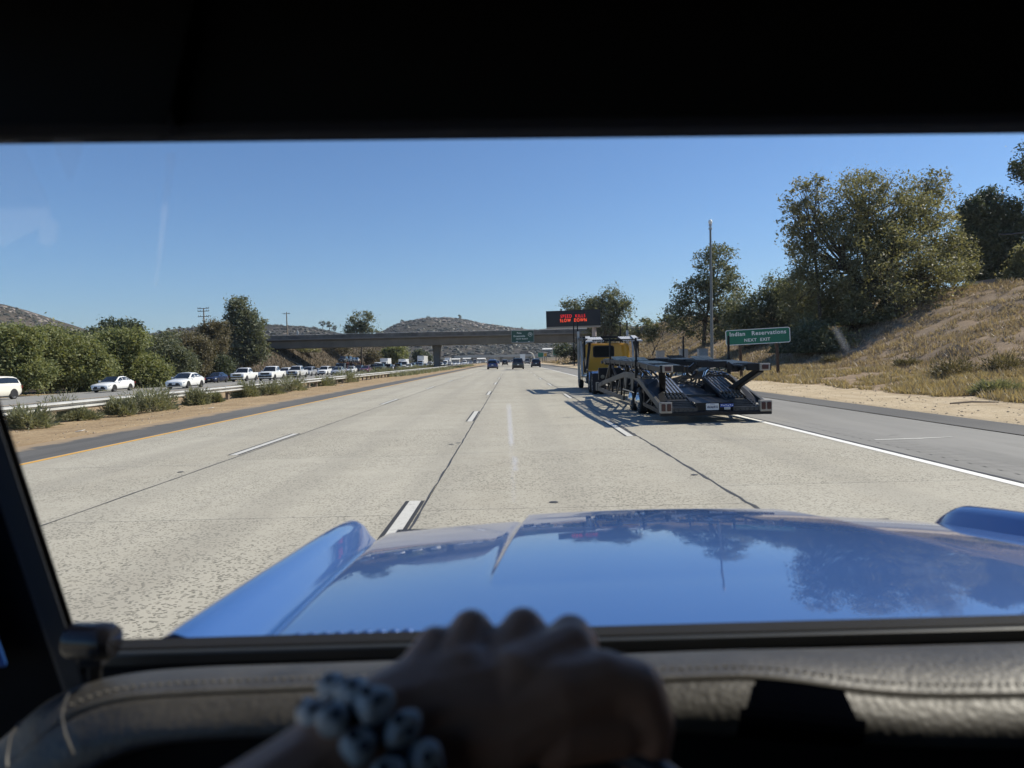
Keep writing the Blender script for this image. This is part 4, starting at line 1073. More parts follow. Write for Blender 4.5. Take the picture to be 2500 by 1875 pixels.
# ------------------------------------------------------------------ vehicles
def car_paint(name, c, rough=0.28):
    if 'paint_' + name in bpy.data.materials: return bpy.data.materials['paint_' + name]
    return simple('paint_' + name, c, rough, 0, 0.04, 0.7, coat=0.8)
MT['glass_dk'] = simple('tinted_glass', (0.012, 0.015, 0.018), 0.06, 0, 0.1, 1, spec=0.7)
MT['rubber'] = simple('tyre_rubber', (0.022, 0.022, 0.022), 0.85, 0, 0.2, 5)
MT['alloy'] = simple('alloy_rim', (0.5, 0.5, 0.5), 0.3, 0.8, 0.1, 5)
MT['alloy_dk'] = simple('dark_rim', (0.07, 0.07, 0.075), 0.35, 0.6, 0.1, 5)
MT['trim'] = simple('black_trim', (0.018, 0.018, 0.02), 0.6, 0, 0.2, 3)
MT['chrome'] = simple('chrome', (0.6, 0.6, 0.6), 0.12, 1.0, 0.05, 3)
MT['lamp'] = simple('headlamp', (0.6, 0.62, 0.64), 0.1, 0.3, 0.1, 6)
MT['tail'] = simple('tail_lamp', (0.22, 0.012, 0.01), 0.2, 0, 0.2, 6)
MT['plate'] = simple('plate_white', (0.7, 0.7, 0.68), 0.5)
WHITE = (0.78, 0.79, 0.78)

# body stations: (y/L, z low, z side top, z centre top, half width / W); cabin stations: (y/L, z roof, half width / W)
KIND = {
 'sedan': dict(L=4.7, W=1.82, H=1.45, r=.33, wy=(.295, -.285),
   body=[(.5, .36, .52, .56, .30), (.492, .25, .60, .66, .40), (.465, .2, .69, .74, .45), (.40, .2, .76, .82, .485), (.2, .2, .87, .95, .5), (.05, .2, .90, .93, .5), (-.2, .2, .93, .93, .5), (-.36, .21, .95, .99, .49), (-.46, .25, .94, 1.01, .46), (-.492, .32, .85, .97, .42), (-.5, .42, .70, .74, .36)],
   cab=[(.22, .93, .42), (.12, 1.17, .40), (.03, 1.385, .355), (-.05, 1.44, .345), (-.15, 1.445, .345), (-.24, 1.38, .345), (-.33, 1.2, .38), (-.42, .99, .42)]),
 'suv': dict(L=4.75, W=1.9, H=1.74, r=.37, wy=(.30, -.285),
   body=[(.5, .42, .66, .72, .33), (.49, .3, .78, .85, .42), (.46, .25, .88, .95, .46), (.38, .25, .97, 1.04, .49), (.22, .25, 1.04, 1.10, .5), (0, .25, 1.07, 1.08, .5), (-.3, .25, 1.08, 1.08, .5), (-.44, .28, 1.07, 1.08, .48), (-.49, .36, 1.02, 1.04, .45), (-.5, .45, .9, .9, .43)],
   cab=[(.25, 1.06, .44), (.16, 1.35, .42), (.08, 1.64, .385), (0, 1.72, .375), (-.2, 1.74, .375), (-.36, 1.70, .37), (-.43, 1.6, .38), (-.465, 1.35, .42), (-.485, 1.05, .44)]),
 'pickup': dict(L=5.7, W=1.98, H=1.88, r=.39, wy=(.315, -.30),
   body=[(.5, .48, .72, .76, .36), (.492, .36, 1.0, 1.06, .45), (.47, .34, 1.12, 1.17, .48), (.40, .34, 1.17, 1.22, .495), (.22, .34, 1.18, 1.24, .5), (.1, .34, 1.17, 1.17, .5), (-.12, .34, 1.16, 1.16, .5), (-.14, .34, 1.2, 1.2, .5), (-.3, .34, 1.2, 1.2, .5), (-.46, .4, 1.2, 1.2, .49), (-.495, .5, 1.19, 1.19, .485), (-.5, .55, 1.15, 1.15, .48)],
   cab=[(.225, 1.18, .45), (.16, 1.48, .43), (.10, 1.78, .385), (.05, 1.87, .375), (-.03, 1.88, .375), (-.09, 1.84, .38), (-.115, 1.5, .42), (-.125, 1.17, .44)]),
 'van': dict(L=5.4, W=2.0, H=2.5, r=.36, wy=(.32, -.30),
   body=[(.5, .4, .66, .7, .38), (.49, .3, .9, .96, .45), (.46, .26, 1.08, 1.14, .475), (.36, .26, 1.25, 1.28, .495), (.2, .26, 1.3, 1.3, .5), (-.47, .3, 1.3, 1.3, .5), (-.5, .4, 1.2, 1.2, .48)],
   cab=[(.38, 1.24, .46), (.30, 1.75, .45), (.24, 2.25, .42), (.16, 2.46, .40), (-.1, 2.5, .40), (-.45, 2.48, .40), (-.49, 2.3, .43), (-.497, 1.25, .46)]),
}
WH = {}
def wheel_meshes(r, dark):
    key = (r, dark)
    if key in WH: return WH[key]
    w = 0.115
    ty = MB().lathe((0, 0, 0), (1, 0, 0), [(-w, r * .66), (-w, r * .92), (-w * .75, r), (w * .75, r), (w, r * .93), (w * 1.03, r * .70), (w * .8, r * .66)], 20).mesh('tyre', MT['rubber'], smooth=R(40))
    rm = MB(); rm.lathe((0, 0, 0), (1, 0, 0), [(w * .3, r * .67), (w * .85, r * .67), (w * .85, r * .60), (w * .45, r * .56)], 20)
    for k in range(5):
        a = 2 * PI * k / 5; rm.bar((w * .62, 0, 0), (w * .7, math.cos(a) * r * .6, math.sin(a) * r * .6), r * .17, 0.03, (1, 0, 0))
    rm.lathe((w * .5, 0, 0), (1, 0, 0), [(0, r * .17), (.03, r * .15), (.035, 0)], 10)
    WH[key] = (ty, rm.mesh('rim', MT['alloy_dk' if dark else 'alloy']))
    return WH[key]
def add_wheel(parent, x, y, r, dark, side):
    ty, rm = wheel_meshes(r, dark)
    o = link_mesh('wheel', ty, parent); o.location = (x, y, r)
    if side < 0: o.rotation_euler = (0, 0, PI)
    link_mesh('rim', rm, o)
    return o
def vehicle(kind, color, label, cat, x, y, z, rz, group, name=None, det=2, paint=None, scale=1.0, roof_black=False, dark_rim=False, tall=1.0, rise=0.0, tail_up=0.0):
    k = KIND[kind]; L, W_ = k['L'], k['W']
    nm = {'sedan': 'car', 'suv': 'suv', 'pickup': 'pickup_truck', 'van': 'van'}[kind]
    t = thing(name or nm, label, cat, (x, y, z), rz, group)
    t.scale = (scale, scale, scale)
    pm = car_paint(paint or color, color) if not isinstance(color, str) else bpy.data.materials['paint_' + color]
    mb = MB(); rings = []
    for (fy, zl, zs, zc, hw) in k['body']:
        w = hw * W_; zb = zl + (zs - zl) * .55
        half = [(w * .86, zl), (w * .985, zl + (zs - zl) * .25), (w, zb), (w * .975, zs - .035), (w * .93, zs), (w * .45, zc - .005), (0, zc)]
        ring = [(-a, fy * L, b) for a, b in half] + [(a, fy * L, b) for a, b in reversed(half[:-1])]
        rings.append(ring)
    mb.loft(rings, True, True)
    cr = []
    for i, (fy, zr, hw) in enumerate(k['cab']):
        zr = zr * tall if 0 < i < len(k['cab']) - 1 else zr
        zb = min(zr - .02, k['cab'][0][1] - .03); w = hw * W_; wb = .465 * W_
        f = 0 if zr - zb < .1 else 1
        half = [(wb, zb), ((wb * .6 + w * .4) if f else w, zb + (zr - zb) * .45), (w, zr - .06 * f), (w * .93, zr - .015), (w * .5, zr + .012), (0, zr + .018)]
        cr.append([(-a, fy * L, b) for a, b in half] + [(a, fy * L, b) for a, b in reversed(half[:-1])])
    mb.loft(cr, False, True)
    mb.build('body', pm, t, smooth=R(38))
    def glass(name, i0, i1, lo, hi, front):
        """strip over cabin stations i0..i1, across"""
        g = MB(); rr = []
        for i in range(i0, i1 + 1):
            r = cr[i]; n = len(r)
            idx = [2, 3, 4, 5, 6, 7, 8]
            off = Vector((0, .012 if front else -.012, .012))
            rr.append([Vector(r[j]) * 1.0 + off for j in idx])
        # shrink toward centre line a little
        for q in rr:
            for p in q: p.x *= .95
        g.loft(rr); return g.build(name, MT['glass_dk'], t, smooth=True)
    n = len(cr)
    glass('windshield', 0 if kind != 'van' else 0, 2, 0, 1, True)
    glass('rear_window', n - 3, n - 1, 0, 1, False)
    if kind != 'van' or True:
        for s in (-1, 1):
            def sp(i, f):
                r = cr[i]; a = Vector(r[0] if s < 0 else r[-1]); b = Vector(r[1] if s < 0 else r[-2]); c = Vector(r[2] if s < 0 else r[-3])
                p = a.lerp(b, f / .5) if f < .5 else b.lerp(c, (f - .5) / .5)
                return p + Vector((s * .012, 0, 0))
            split = 3 if kind in ('sedan', 'pickup') else 3
            last = {'sedan': n - 2, 'suv': n - 3, 'pickup': n - 3, 'van': 3}[kind]
            spans = [(1, split), (split, last)] if kind != 'van' else [(1, 3)]
            for (i0, i1) in spans:
                if i1 <= i0: continue
                rows = []
                for i in range(i0, i1 + 1):
                    lo, hi = .30, .93
                    if kind == 'sedan' and i == n - 2: lo, hi = .5, .85
                    if i == 1: lo = .35; hi = .8
                    p, q = sp(i, lo), sp(i, hi)
                    if i == i0 and i0 > 1: p.y -= .035; q.y -= .035
                    if i == i1 and i1 < last: p.y += .035; q.y += .035
                    rows.append([p, q])
                MB().loft(rows).build('side_window', MT['glass_dk'], t)
    if roof_black:
        rr = [[Vector(r[j]) + Vector((0, 0, .015)) for j in (3, 4, 5, 6, 7)] for r in cr[2:6]]
        MB().loft(rr).build('roof_panel', MT['glass_dk'], t, smooth=True)
    r = k['r']
    for wy in k['wy']:
        for s in (-1, 1):
            if det > 0:
                a = MB(); pts = [(math.cos(q) * r * 1.16, math.sin(q) * r * 1.16) for q in np.linspace(0, PI, 11)]
                a.poly([(s * (W_ * .5 - .06), wy * L + p, r + q) for p, q in pts] + [(s * (W_ * .5 - .06), wy * L - r * 1.16, .24), (s * (W_ * .5 - .06), wy * L + r * 1.16, .24)], (s * .066, 0, 0))
                a.build('wheel_arch', MT['trim'], t)
            add_wheel(t, s * (W_ * .5 - .10), wy * L, r, dark_rim, s)
    b = k['body']
    if det > 0:
        zf = b[2][2]; yf = L * .5
        hgt = .13 if kind == 'sedan' else .2
        for s in (-1, 1):
            # front lamp wraps the corner
            p = [(s * W_ * .27, L * b[1][0] + .03, zf - .12 - hgt * .6), (s * W_ * .27, L * b[1][0] + .03, zf - .10), (s * W_ * .455, L * b[2][0] + .0, zf - .05), (s * W_ * .475, L * b[3][0] + .05, zf - .0), (s * W_ * .475, L * b[3][0] + .1, zf - .1), (s * W_ * .455, L * b[2][0] + .01, zf - .05 - hgt)]
            MB().poly(p, (s * .012, .012, 0)).build('headlight', MT['lamp'], t)
            zr_ = b[-3][2]
            MB().box((s * W_ * .40, -L * .493, zr_ - .16), (W_ * .15, .06, .20 if kind != 'pickup' else .34)).build('taillight', MT['tail'], t, bevel=.015)
            yb = k['cab'][1][0] * L
            MB().box((s * (W_ * .5 + .09), yb - .05, k['cab'][0][1] + .08), (.17, .1, .13)).build('mirror', pm, t, bevel=.03)
        gz_ = zf - .22
        if kind == 'pickup':
            MB().box((0, yf + .0, .92), (W_ * .56, .05, .26)).build('grille', MT['chrome' if det > 2 else 'trim'], t, bevel=.02)
            MB().box((0, yf + .02, .60), (W_ * .9, .14, .2)).build('bumper', MT['chrome' if det > 2 else 'trim'], t, bevel=.03)
            MB().box((0, -L * .31, 1.195), (W_ * .84, L * .34, .02)).build('bed', MT['trim'], t)
        else:
            MB().box((0, yf - .02, gz_ + .02), (W_ * .5, .06, .13 if kind == 'sedan' else .2)).build('grille', MT['trim'], t, bevel=.02)
            MB().box((0, yf - .02, .36), (W_ * .62, .08, .16)).build('air_intake', MT['trim'], t, bevel=.02)
        MB().box((0, yf + .015, .47 if kind != 'pickup' else .62), (.31, .15 if kind == 'pickup' else .03, .15)).build('license_plate', MT['plate'], t)
        MB().box((0, -L * .5 - .01, .78), (.31, .02, .15)).build('license_plate', MT['plate'], t)
        MB().box((0, -L * .49, .38), (W_ * .84, .12, .2)).build('rear_bumper', MT['trim'], t, bevel=.03)
        MB().box((0, 0, .25), (W_ * .95, L * .5, .1)).build('sill', MT['trim'], t)
    return t

OG = 'oncoming traffic on the opposite carriageway'
def oncoming(kind, col, label, u, D, cat=None, **kw):
    x = at(u, 900, D).x
    cat = cat or {'sedan': 'car', 'suv': 'suv', 'pickup': 'pickup truck', 'van': 'van'}[kind]
    paint = kw.pop('paint', '%.2f_%.2f_%.2f' % col)
    return vehicle(kind, col, label, cat, x, D, zopp(x) + 0.005, PI, OG, paint=paint, **kw)
oncoming('suv', (0.76, 0.73, 0.64), 'cream white SUV cut off by the left edge of the picture', -32, 53.5, det=2, scale=1.04)
oncoming('sedan', WHITE, 'white coupe like sedan with black roof and dark grille behind the rail', 275, 67, roof_black=True)
oncoming('sedan', WHITE, 'white sedan behind the tall saltbush clump, second white car from the left', 452, 66)
oncoming('sedan', (0.014, 0.022, 0.06), 'dark blue sedan just left of the first white pickup', 527, 98)
oncoming('pickup', WHITE, 'white pickup truck with chrome grille below the eucalyptus', 597, 99, det=3)
oncoming('pickup', (0.02, 0.02, 0.022), 'black pickup with a ladder rack hidden behind the first white pickup', 586, 122)
oncoming('pickup', WHITE, 'white pickup truck with black grille, right of the chrome grilled one', 664, 95)
oncoming('suv', WHITE, 'white SUV mostly hidden between the black grilled and the grey fronted pickup', 697, 124)
oncoming('pickup', (0.62, 0.63, 0.63), 'pale silver pickup truck right of the two white pickups', 725, 113)
oncoming('sedan', (0.2, 0.21, 0.22), 'small grey car half hidden left of the white off road SUV', 770, 150)
oncoming('suv', WHITE, 'white off road SUV alone in the gap before the silver sedan', 793, 139)
oncoming('sedan', (0.35, 0.37, 0.39), 'silver grey sedan in front of the loaded car transporter', 826, 126)
oncoming('sedan', WHITE, 'white sedan right of the silver sedan below the car transporter', 858, 157)
oncoming('suv', (0.02, 0.018, 0.018), 'black SUV squeezed behind the dark red sedan', 876, 176)
oncoming('sedan', (0.10, 0.012, 0.022), 'dark red sedan below the loaded car transporter', 893, 153)
oncoming('suv', (0.03, 0.035, 0.032), 'near black SUV left of the dark green pickup', 913, 183)
oncoming('pickup', (0.035, 0.052, 0.046), 'dark green pickup right of the dark red sedan', 929, 171)
oncoming('suv', (0.03, 0.055, 0.062), 'dark teal SUV right of the dark green pickup', 947, 186)
oncoming('sedan', WHITE, 'white car below the red panel of the box truck', 957, 208)
oncoming('suv', (0.07, 0.014, 0.018), 'dark red SUV in front of the white van', 972, 194)
oncoming('van', WHITE, 'white van behind the dark red SUV', 989, 218)
oncoming('sedan', WHITE, 'white sedan in front of the white van, right of the dark red SUV', 999, 199)
oncoming('suv', (0.12, 0.15, 0.16), 'grey SUV right of the white van', 1007, 223, det=1)
oncoming('suv', (0.12, 0.16, 0.24), 'blue silver SUV in front of the white semi trailer', 1026, 222, det=1)
oncoming('sedan', (0.03, 0.035, 0.04), 'dark car between the blue silver SUV and the white SUV by the pillar', 1039, 246, det=1)
oncoming('pickup', WHITE, 'white pickup just left of the bridge pillar', 1050, 242, det=1)
oncoming('sedan', WHITE, 'white car peeking out just right of the bridge pillar', 1077, 262, det=1)
oncoming('sedan', (0.16, 0.18, 0.19), 'grey sedan right of the bridge pillar', 1085, 270, det=1)
oncoming('van', WHITE, 'white van right of the pillar behind the grey sedan', 1088, 318, det=1)
oncoming('pickup', WHITE, 'white pickup right of the van beyond the pillar', 1099, 305, det=1)
for (u, D, kd, col, lab) in ((812, 172, 'suv', (0.05, 0.05, 0.055), 'dark SUV just left of the loaded car transporter'), (842, 205, 'pickup', WHITE, 'white pickup behind the white sedan below the transporter'), (905, 214, 'suv', WHITE, 'white SUV showing above the near black SUV'),
        (922, 225, 'van', (0.55, 0.56, 0.56), 'pale grey van left of the box truck'), (963, 248, 'sedan', (0.12, 0.12, 0.13), 'dark grey car in the gap right of the box truck'), (978, 262, 'suv', WHITE, 'white SUV behind the white van and red SUV'),
        (1016, 240, 'pickup', (0.06, 0.07, 0.09), 'dark blue pickup between the grey and blue silver SUVs'), (1061, 285, 'suv', WHITE, 'white SUV partly hidden by the bridge pillar'), (1045, 300, 'van', WHITE, 'white van behind the white pickup left of the pillar'), (754, 131, 'suv', (0.3, 0.31, 0.32), 'grey SUV right of the pale silver pickup')):
    oncoming(kd, col, lab, u, D, det=1)
far = ((1110, 350, 'sedan', WHITE, 'white car leading the distant queue right of the pillar'), (1119, 372, 'sedan', WHITE, 'second white car of the distant queue'), (1126, 396, 'sedan', (0.5, 0.5, 0.5), 'silver car in the distant queue left of a white van'),
       (1135, 400, 'van', WHITE, 'distant white van in the middle of the queue'), (1142, 430, 'sedan', WHITE, 'distant white car right of the white van'), (1151, 452, 'suv', (0.3, 0.31, 0.32), 'distant grey SUV in the queue'),
       (1160, 470, 'van', (0.06, 0.07, 0.08), 'distant dark van in the queue'), (1165, 500, 'suv', WHITE, 'distant white SUV just right of the dark van'), (1172, 545, 'sedan', WHITE, 'distant white car near the far end of the queue'), (1180, 600, 'suv', (0.2, 0.2, 0.2), 'distant grey SUV near the far end of the queue'), (1186, 660, 'van', WHITE, 'last white van at the far end of the queue'))
for (u, D, kd, c, lab) in far: oncoming(kd, c, lab, u, D, det=0)

# boxes on wheels
def box_truck(name, label, cat, x, y, z, rz, L, H, box_col, cab_col, red=False, group=None, cabover=True):
    t = thing(name, label, cat, (x, y, z), rz, group)
    bm = car_paint('box_%s' % name + ('r' if red else ''), box_col, .5)
    MB().box((0, -1.0, (H + .95) / 2), (2.5, L, H - .95)).build('cargo_box', bm, t, bevel=.04)
    cp_ = car_paint('cab_' + name, cab_col)
    f = L / 2 - 1.0 + 0.15
    MB().loft([[(-1.1, f, .5), (1.1, f, .5), (1.1, f, 2.7), (-1.1, f, 2.7)], [(-1.1, f + 1.2, .5), (1.1, f + 1.2, .5), (1.05, f + 1.1, 2.65), (-1.05, f + 1.1, 2.65)], [(-1.1, f + 1.9, .5), (1.1, f + 1.9, .5), (1.1, f + 1.85, 1.6), (-1.1, f + 1.85, 1.6)]], True, True).build('cab', cp_, t, bevel=.06)
    MB().poly([(-.95, f + 1.87, 1.62), (.95, f + 1.87, 1.62), (.9, f + 1.2, 2.5), (-.9, f + 1.2, 2.5)], (0, .02, .02)).build('windshield', MT['glass_dk'], t)
    for s in (-1, 1): MB().poly([(s * 1.1, f + .3, 1.6), (s * 1.1, f + 1.2, 1.6), (s * 1.08, f + 1.05, 2.4), (s * 1.1, f + .3, 2.4)], (s * .015, 0, 0)).build('side_window', MT['glass_dk'], t)
    MB().box((0, f + 1.9, .95), (1.3, .06, .5)).build('grille', MT['trim'], t)
    MB().box((0, -1.0, .8), (1.0, L, .25)).build('chassis', MT['trim'], t)
    for wy in (f + .9, -L / 2 + .3, -L / 2 + 1.5):
        for s in (-1, 1): add_wheel(t, s * 1.05, wy, .5, False, s)
    if red:
        MB().poly([(1.256, -2.9, 1.7), (1.256, -.4, 1.5), (1.256, .1, H - .15), (1.256, -2.9, H - .15)], (.01, 0, 0)).build('red_panel', simple('red_livery', (0.55, 0.02, 0.02), 0.5), t)
        MB().box((1.262, -1.4, H - 1.0), (.01, 1.1, .3)).build('livery_mark', MT['plate'], t)
    return t
def on_x(u, D): return at(u, 900, D).x
def oncoming_truck(name, label, u, D, L, H, red=False, cc=WHITE):
    x = on_x(u, D); return box_truck(name, label, 'truck', x, D, zopp(x), PI, L, H, (0.74, 0.74, 0.72), cc, red, OG)
oncoming_truck('box_truck', 'box truck with a bright red panel on its side under the overpass', 941, 232, 6.5, 3.7, True)
oncoming_truck('semi_truck', 'long white semi trailer truck just left of the bridge pillar', 1033, 268, 15, 4.3)
oncoming_truck('box_truck', 'white box truck right of the bridge pillar', 1094, 335, 7, 3.7)
oncoming_truck('motorhome', 'low white box truck behind the white van left of the semi trailer', 985, 246, 7, 3.3)

# our own side, seen from behind
AG = 'traffic ahead in our direction'
def ahead(kind, col, label, u, D, lane=None, **kw):
    x = at(u, 890, D).x
    return vehicle(kind, col, label, {'sedan': 'car', 'suv': 'suv', 'pickup': 'pickup truck', 'van': 'van'}[kind], x, D, 0.0, 0, AG, paint='%.3f_%.3f_%.3f' % col, **kw)
ahead('suv', (0.02, 0.05, 0.17), 'blue SUV ahead in the second lane from the left', 1203, 129)
ahead('pickup', (0.028, 0.030, 0.026), 'black pickup truck ahead in our own lane', 1264.5, 122)
ahead('suv', (0.018, 0.020, 0.030), 'black SUV ahead in the right lane beside the truck', 1308, 146)
ahead('suv', (0.015, 0.015, 0.016), 'dark SUV farther ahead left of the black pickup', 1233, 222, det=1)
ahead('pickup', (0.25, 0.25, 0.25), 'grey pickup farther ahead between the black pickup and black SUV', 1287.5, 262, det=1)
ahead('sedan', (0.03, 0.05, 0.12), 'small dark blue car far ahead behind the blue SUV', 1215, 300, det=1)
ahead('sedan', (0.10, 0.10, 0.11), 'tiny dark car far ahead left of the pickup roof', 1243, 400, det=0)
ahead('suv', (0.3, 0.3, 0.3), 'tiny grey SUV far ahead just left of the black pickup', 1250, 470, det=0)
box_truck('semi_truck', 'pale grey box trailer far ahead above the grey pickup', 'truck', at(1276, 880, 350).x, 356, 0, 0, 13, 4.3, (0.5, 0.5, 0.5), WHITE, False, AG)

# the loaded car transporter on the other side
MT['red_frame'] = simple('red_steel', (0.16, 0.03, 0.025), 0.5, 0.2)
tx = on_x(852, 188); tz = zopp(tx)
lt = thing('car_transporter', 'loaded two deck car transporter under the left part of the overpass', 'truck', (tx, 188, tz), PI, OG)
MB().box((0, 0, .85), (2.3, 16, .3)).box((0, -1, 2.55), (2.3, 16.5, .14)).build('deck', MT['red_frame'], lt)
for yy in (-8.5, -5, -1.5, 2, 5, 7):
    for s in (-1, 1): MB().box((s * 1.15, yy, 1.7), (.12, .16, 1.8)).build('post', MT['red_frame'], lt)
for yy in (-5.5, -1.0, 3.5):
    for s in (-1, 1): MB().bar((s * 1.16, yy, .9), (s * 1.16, yy + 2.6, 2.5), .1, .1).build('brace', MT['red_frame'], lt)
MB().loft([[(-1.15, 8.2, .5), (1.15, 8.2, .5), (1.15, 8.2, 2.5), (-1.15, 8.2, 2.5)], [(-1.15, 9.6, .5), (1.15, 9.6, .5), (1.1, 9.5, 2.4), (-1.1, 9.5, 2.4)], [(-1.1, 10.2, .5), (1.1, 10.2, .5), (1.1, 10.1, 1.5), (-1.1, 10.1, 1.5)]], True, True).build('cab', car_paint('dkcab', (0.03, 0.035, 0.04)), lt, bevel=.06)
MB().poly([(-.9, 10.1, 1.55), (.9, 10.1, 1.55), (.9, 9.62, 2.3), (-.9, 9.62, 2.3)], (0, .02, .02)).build('windshield', MT['glass_dk'], lt)
for wy in (9.2, 3.4, 2.2, -5.6, -6.8):
    for s in (-1, 1): add_wheel(lt, s * 1.0, wy, .45, False, s)
for (dy, zz, kd, c, lab) in ((6.0, 2.63, 'suv', (0.03, 0.035, 0.04), 'dark SUV on the upper deck front of the car transporter'), (1.2, 2.63, 'suv', WHITE, 'white SUV second on the upper deck of the car transporter'), (-3.4, 2.63, 'sedan', WHITE, 'white sedan third on the upper deck of the car transporter'), (-8.0, 2.63, 'sedan', (0.6, 0.6, 0.6), 'silver sedan at the rear of the upper deck of the transporter'),
                             (3.6, 1.02, 'sedan', (0.03, 0.03, 0.035), 'dark car on the lower deck of the car transporter'), (-2.2, 1.02, 'sedan', (0.5, 0.5, 0.5), 'grey car on the lower deck of the car transporter')):
    vehicle(kd, c, lab, 'suv' if kd == 'suv' else 'car', tx, 188 - dy, tz + zz, PI, 'cars carried by the transporter', paint='%.2f_%.2f_%.2f' % c, det=1, scale=.93)

# ------------------------------------------------------------------ yellow car hauler in the right lane
MT['frame_blk'] = simple('black_frame_paint', (0.008, 0.0085, 0.010), 0.45, 0.0, 0.3, 4, spec=0.3)
MT['frame_grey'] = simple('dusty_frame_paint', (0.07, 0.068, 0.063), 0.5, 0.1, 0.45, 2.5, spec=0.4)
MT['tread'] = simple('ribbed_aluminium', (0.42, 0.43, 0.44), 0.34, 0.85, 0.35, 7)
MT['tread_white'] = simple('white_ramp_plate', (0.62, 0.63, 0.64), 0.5, 0.2, 0.1, 5)
MT['tread_dk'] = simple('worn_dark_tread', (0.06, 0.062, 0.065), 0.4, 0.5, 0.4, 5)
MT['yellow'] = car_paint('truck_yellow', (0.52, 0.27, 0.009), .4)
MT['flap'] = simple('mud_flap', (0.015, 0.016, 0.022), 0.7)
MT['lens'] = simple('dull_red_lens', (0.055, 0.016, 0.014), 0.3, 0, 0.2, 20)
MT['house'] = simple('lamp_housing', (0.33, 0.30, 0.26), 0.5, 0.3, 0.15, 8)
TX, TY = 4.76, 16.62
tr = thing('car_carrier_trailer', 'empty black car carrier trailer with aluminium ramps in the right lane', 'trailer', (TX, TY, 0))
def bar(par, name, p, q, w, h, m, bevel=0.0): return MB().bar(p, q, w, h).build(name, m, par, bevel=bevel)
for s in (-1, 1):
    x = s * 1.25
    mside = MT['frame_grey']
    ch = [(12.4, .42), (10.9, .60), (10.75, .62), (5.35, 1.06), (3.15, 1.02)]
    for a, b in ((0, 1), (2, 3), (3, 4)): bar(tr, 'side_beam', (x, ch[a][0], ch[a][1]), (x, ch[b][0], ch[b][1]), .08, .16, mside, .01)
    bar(tr, 'rear_beam', (x, 3.15, 1.0), (x, 0.12, .36), .08, .15, mside, .01)
    bar(tr, 'lower_rail', (x, 12.5, .34), (x, 5.7, .30), .08, .14, mside, .008)
    bar(tr, 'lower_rail', (x, 2.3, .34), (x, .1, .27), .07, .10, MT['frame_blk'])
    MB().box((x, 12.4, .42), (.14, .5, .34)).build('front_bracket', mside, tr, bevel=.02)
    for yy in (11.2, 10.2, 9.2, 8.2, 7.2, 6.2):
        zt = .42 + (12.4 - yy) / 7.05 * .62
        bar(tr, 'strut', (x, yy, .34), (x, yy, zt), .05, .07, MT['frame_blk'])
    for (y0, y1) in ((9.2, 8.2), (7.2, 6.2), (5.7, 5.35)):
        bar(tr, 'diagonal', (x, y0, .36), (x, y1 + .1, .62 + (10.75 - y1) * .08), .04, .06, mside)
    for yy in (5.2, 4.0): MB().poly([(x, yy - .28, .98), (x, yy + .28, .98), (x, yy + .06, .62), (x, yy - .06, .62)], (s * .03, 0, 0)).build('axle_bracket', mside, tr)
    bar(tr, 'strut', (x, 2.2, .80), (x, 2.2, .3), .05, .06, MT['frame_blk']); bar(tr, 'strut', (x, 1.2, .57), (x, 1.2, .28), .05, .06, MT['frame_blk'])
    bar(tr, 'diagonal', (x, 2.15, .32), (x, 1.25, .55), .04, .05, mside)
    bar(tr, 'side_light_rod', (x + s * .1, 5.2, .62), (x + s * .1, 3.2, .60), .03, .03, MT['chrome'])
    # wheels, twin tyres
    for yy in (4.48, 3.28):
        for dx in (0, -.27):
            w_ = add_wheel(tr, s * (1.12 + dx), yy, .37, False, s)
        MB().lathe((s * 1.24, yy, .37), (s, 0, 0), [(0, .23), (.03, .2), (.05, .1), (.08, .08), (.085, 0)], 16).build('hub_cap', MT['chrome'], tr, smooth=True)
        MB().loft([[(s * .8, yy + .47 * math.cos(a), .37 + .47 * math.sin(a)), (s * 1.2, yy + .47 * math.cos(a), .37 + .47 * math.sin(a))] for a in np.linspace(.15, PI - .15, 9)]).build('fender', MT['frame_blk'], tr)
    # upper deck runner: rails and ribbed tread plates
    dz = lambda yy: 1.30 + .12 * min(yy / 3.0, 1) + .012 * max(yy - 3, 0)
    yy0, yy1 = .05, 10.3
    for xx in (.66, 1.27):
        for (a, b) in ((yy0, 3.0), (3.0, yy1)): bar(tr, 'deck_rail', (s * xx, a, dz(a) - .03), (s * xx, b, dz(b) - .03), .06, .13, MT['frame_blk'], .008)
    pl_ = np.linspace(yy0 + .1, yy1, 13)
    for i in range(12):
        a, b = pl_[i] + .02, pl_[i + 1] - .02; m = MB(); za, zb_ = dz(a) + .035, dz(b) + .035
        up = .10 * (1 if i in (5, 9) else 0)
        for xq in (.78, .965, 1.15): m.bar((s * xq, a, za - .015), (s * xq, b, zb_ + up - .015), .03, .03)
        pl2 = m.build('tread_plate', MT['frame_blk'], tr); m = MB()
        for k in range(5):
            f = .1 + .2 * k; yk = a + (b - a) * f; zk = za + (zb_ + up - za) * f
            m.box((s * .965, yk, zk - .005), (.53, .05, .03))
        m.build('ribbing', MT['tread'] if (i * 7 + (s > 0)) % 3 != 1 else MT['tread_dk'], pl2)
    MB().box((s * 1.02, .02, 1.29), (.56, .10, .16)).build('deck_end', MT['frame_blk'], tr, bevel=.01)
    MB().box((s * 1.13, -.06, 1.29), (.24, .08, .17)).build('lamp_housing', MT['house'], tr, bevel=.015)
    MB().box((s * 1.13, -.105, 1.29), (.15, .03, .10)).build('lamp_lens', MT['lens'], tr, bevel=.01)
    # hydraulic V struts
    bar(tr, 'deck_strut', (s * 1.18, .35, 1.22), (s * .86, 1.75, .66), .16, .14, MT['frame_blk'], .02)
    MB().tube([(s * 1.0, 1.1, .95), (s * .88, 1.9, .62)], .05, 8).build('hydraulic_ram', MT['chrome'], tr)
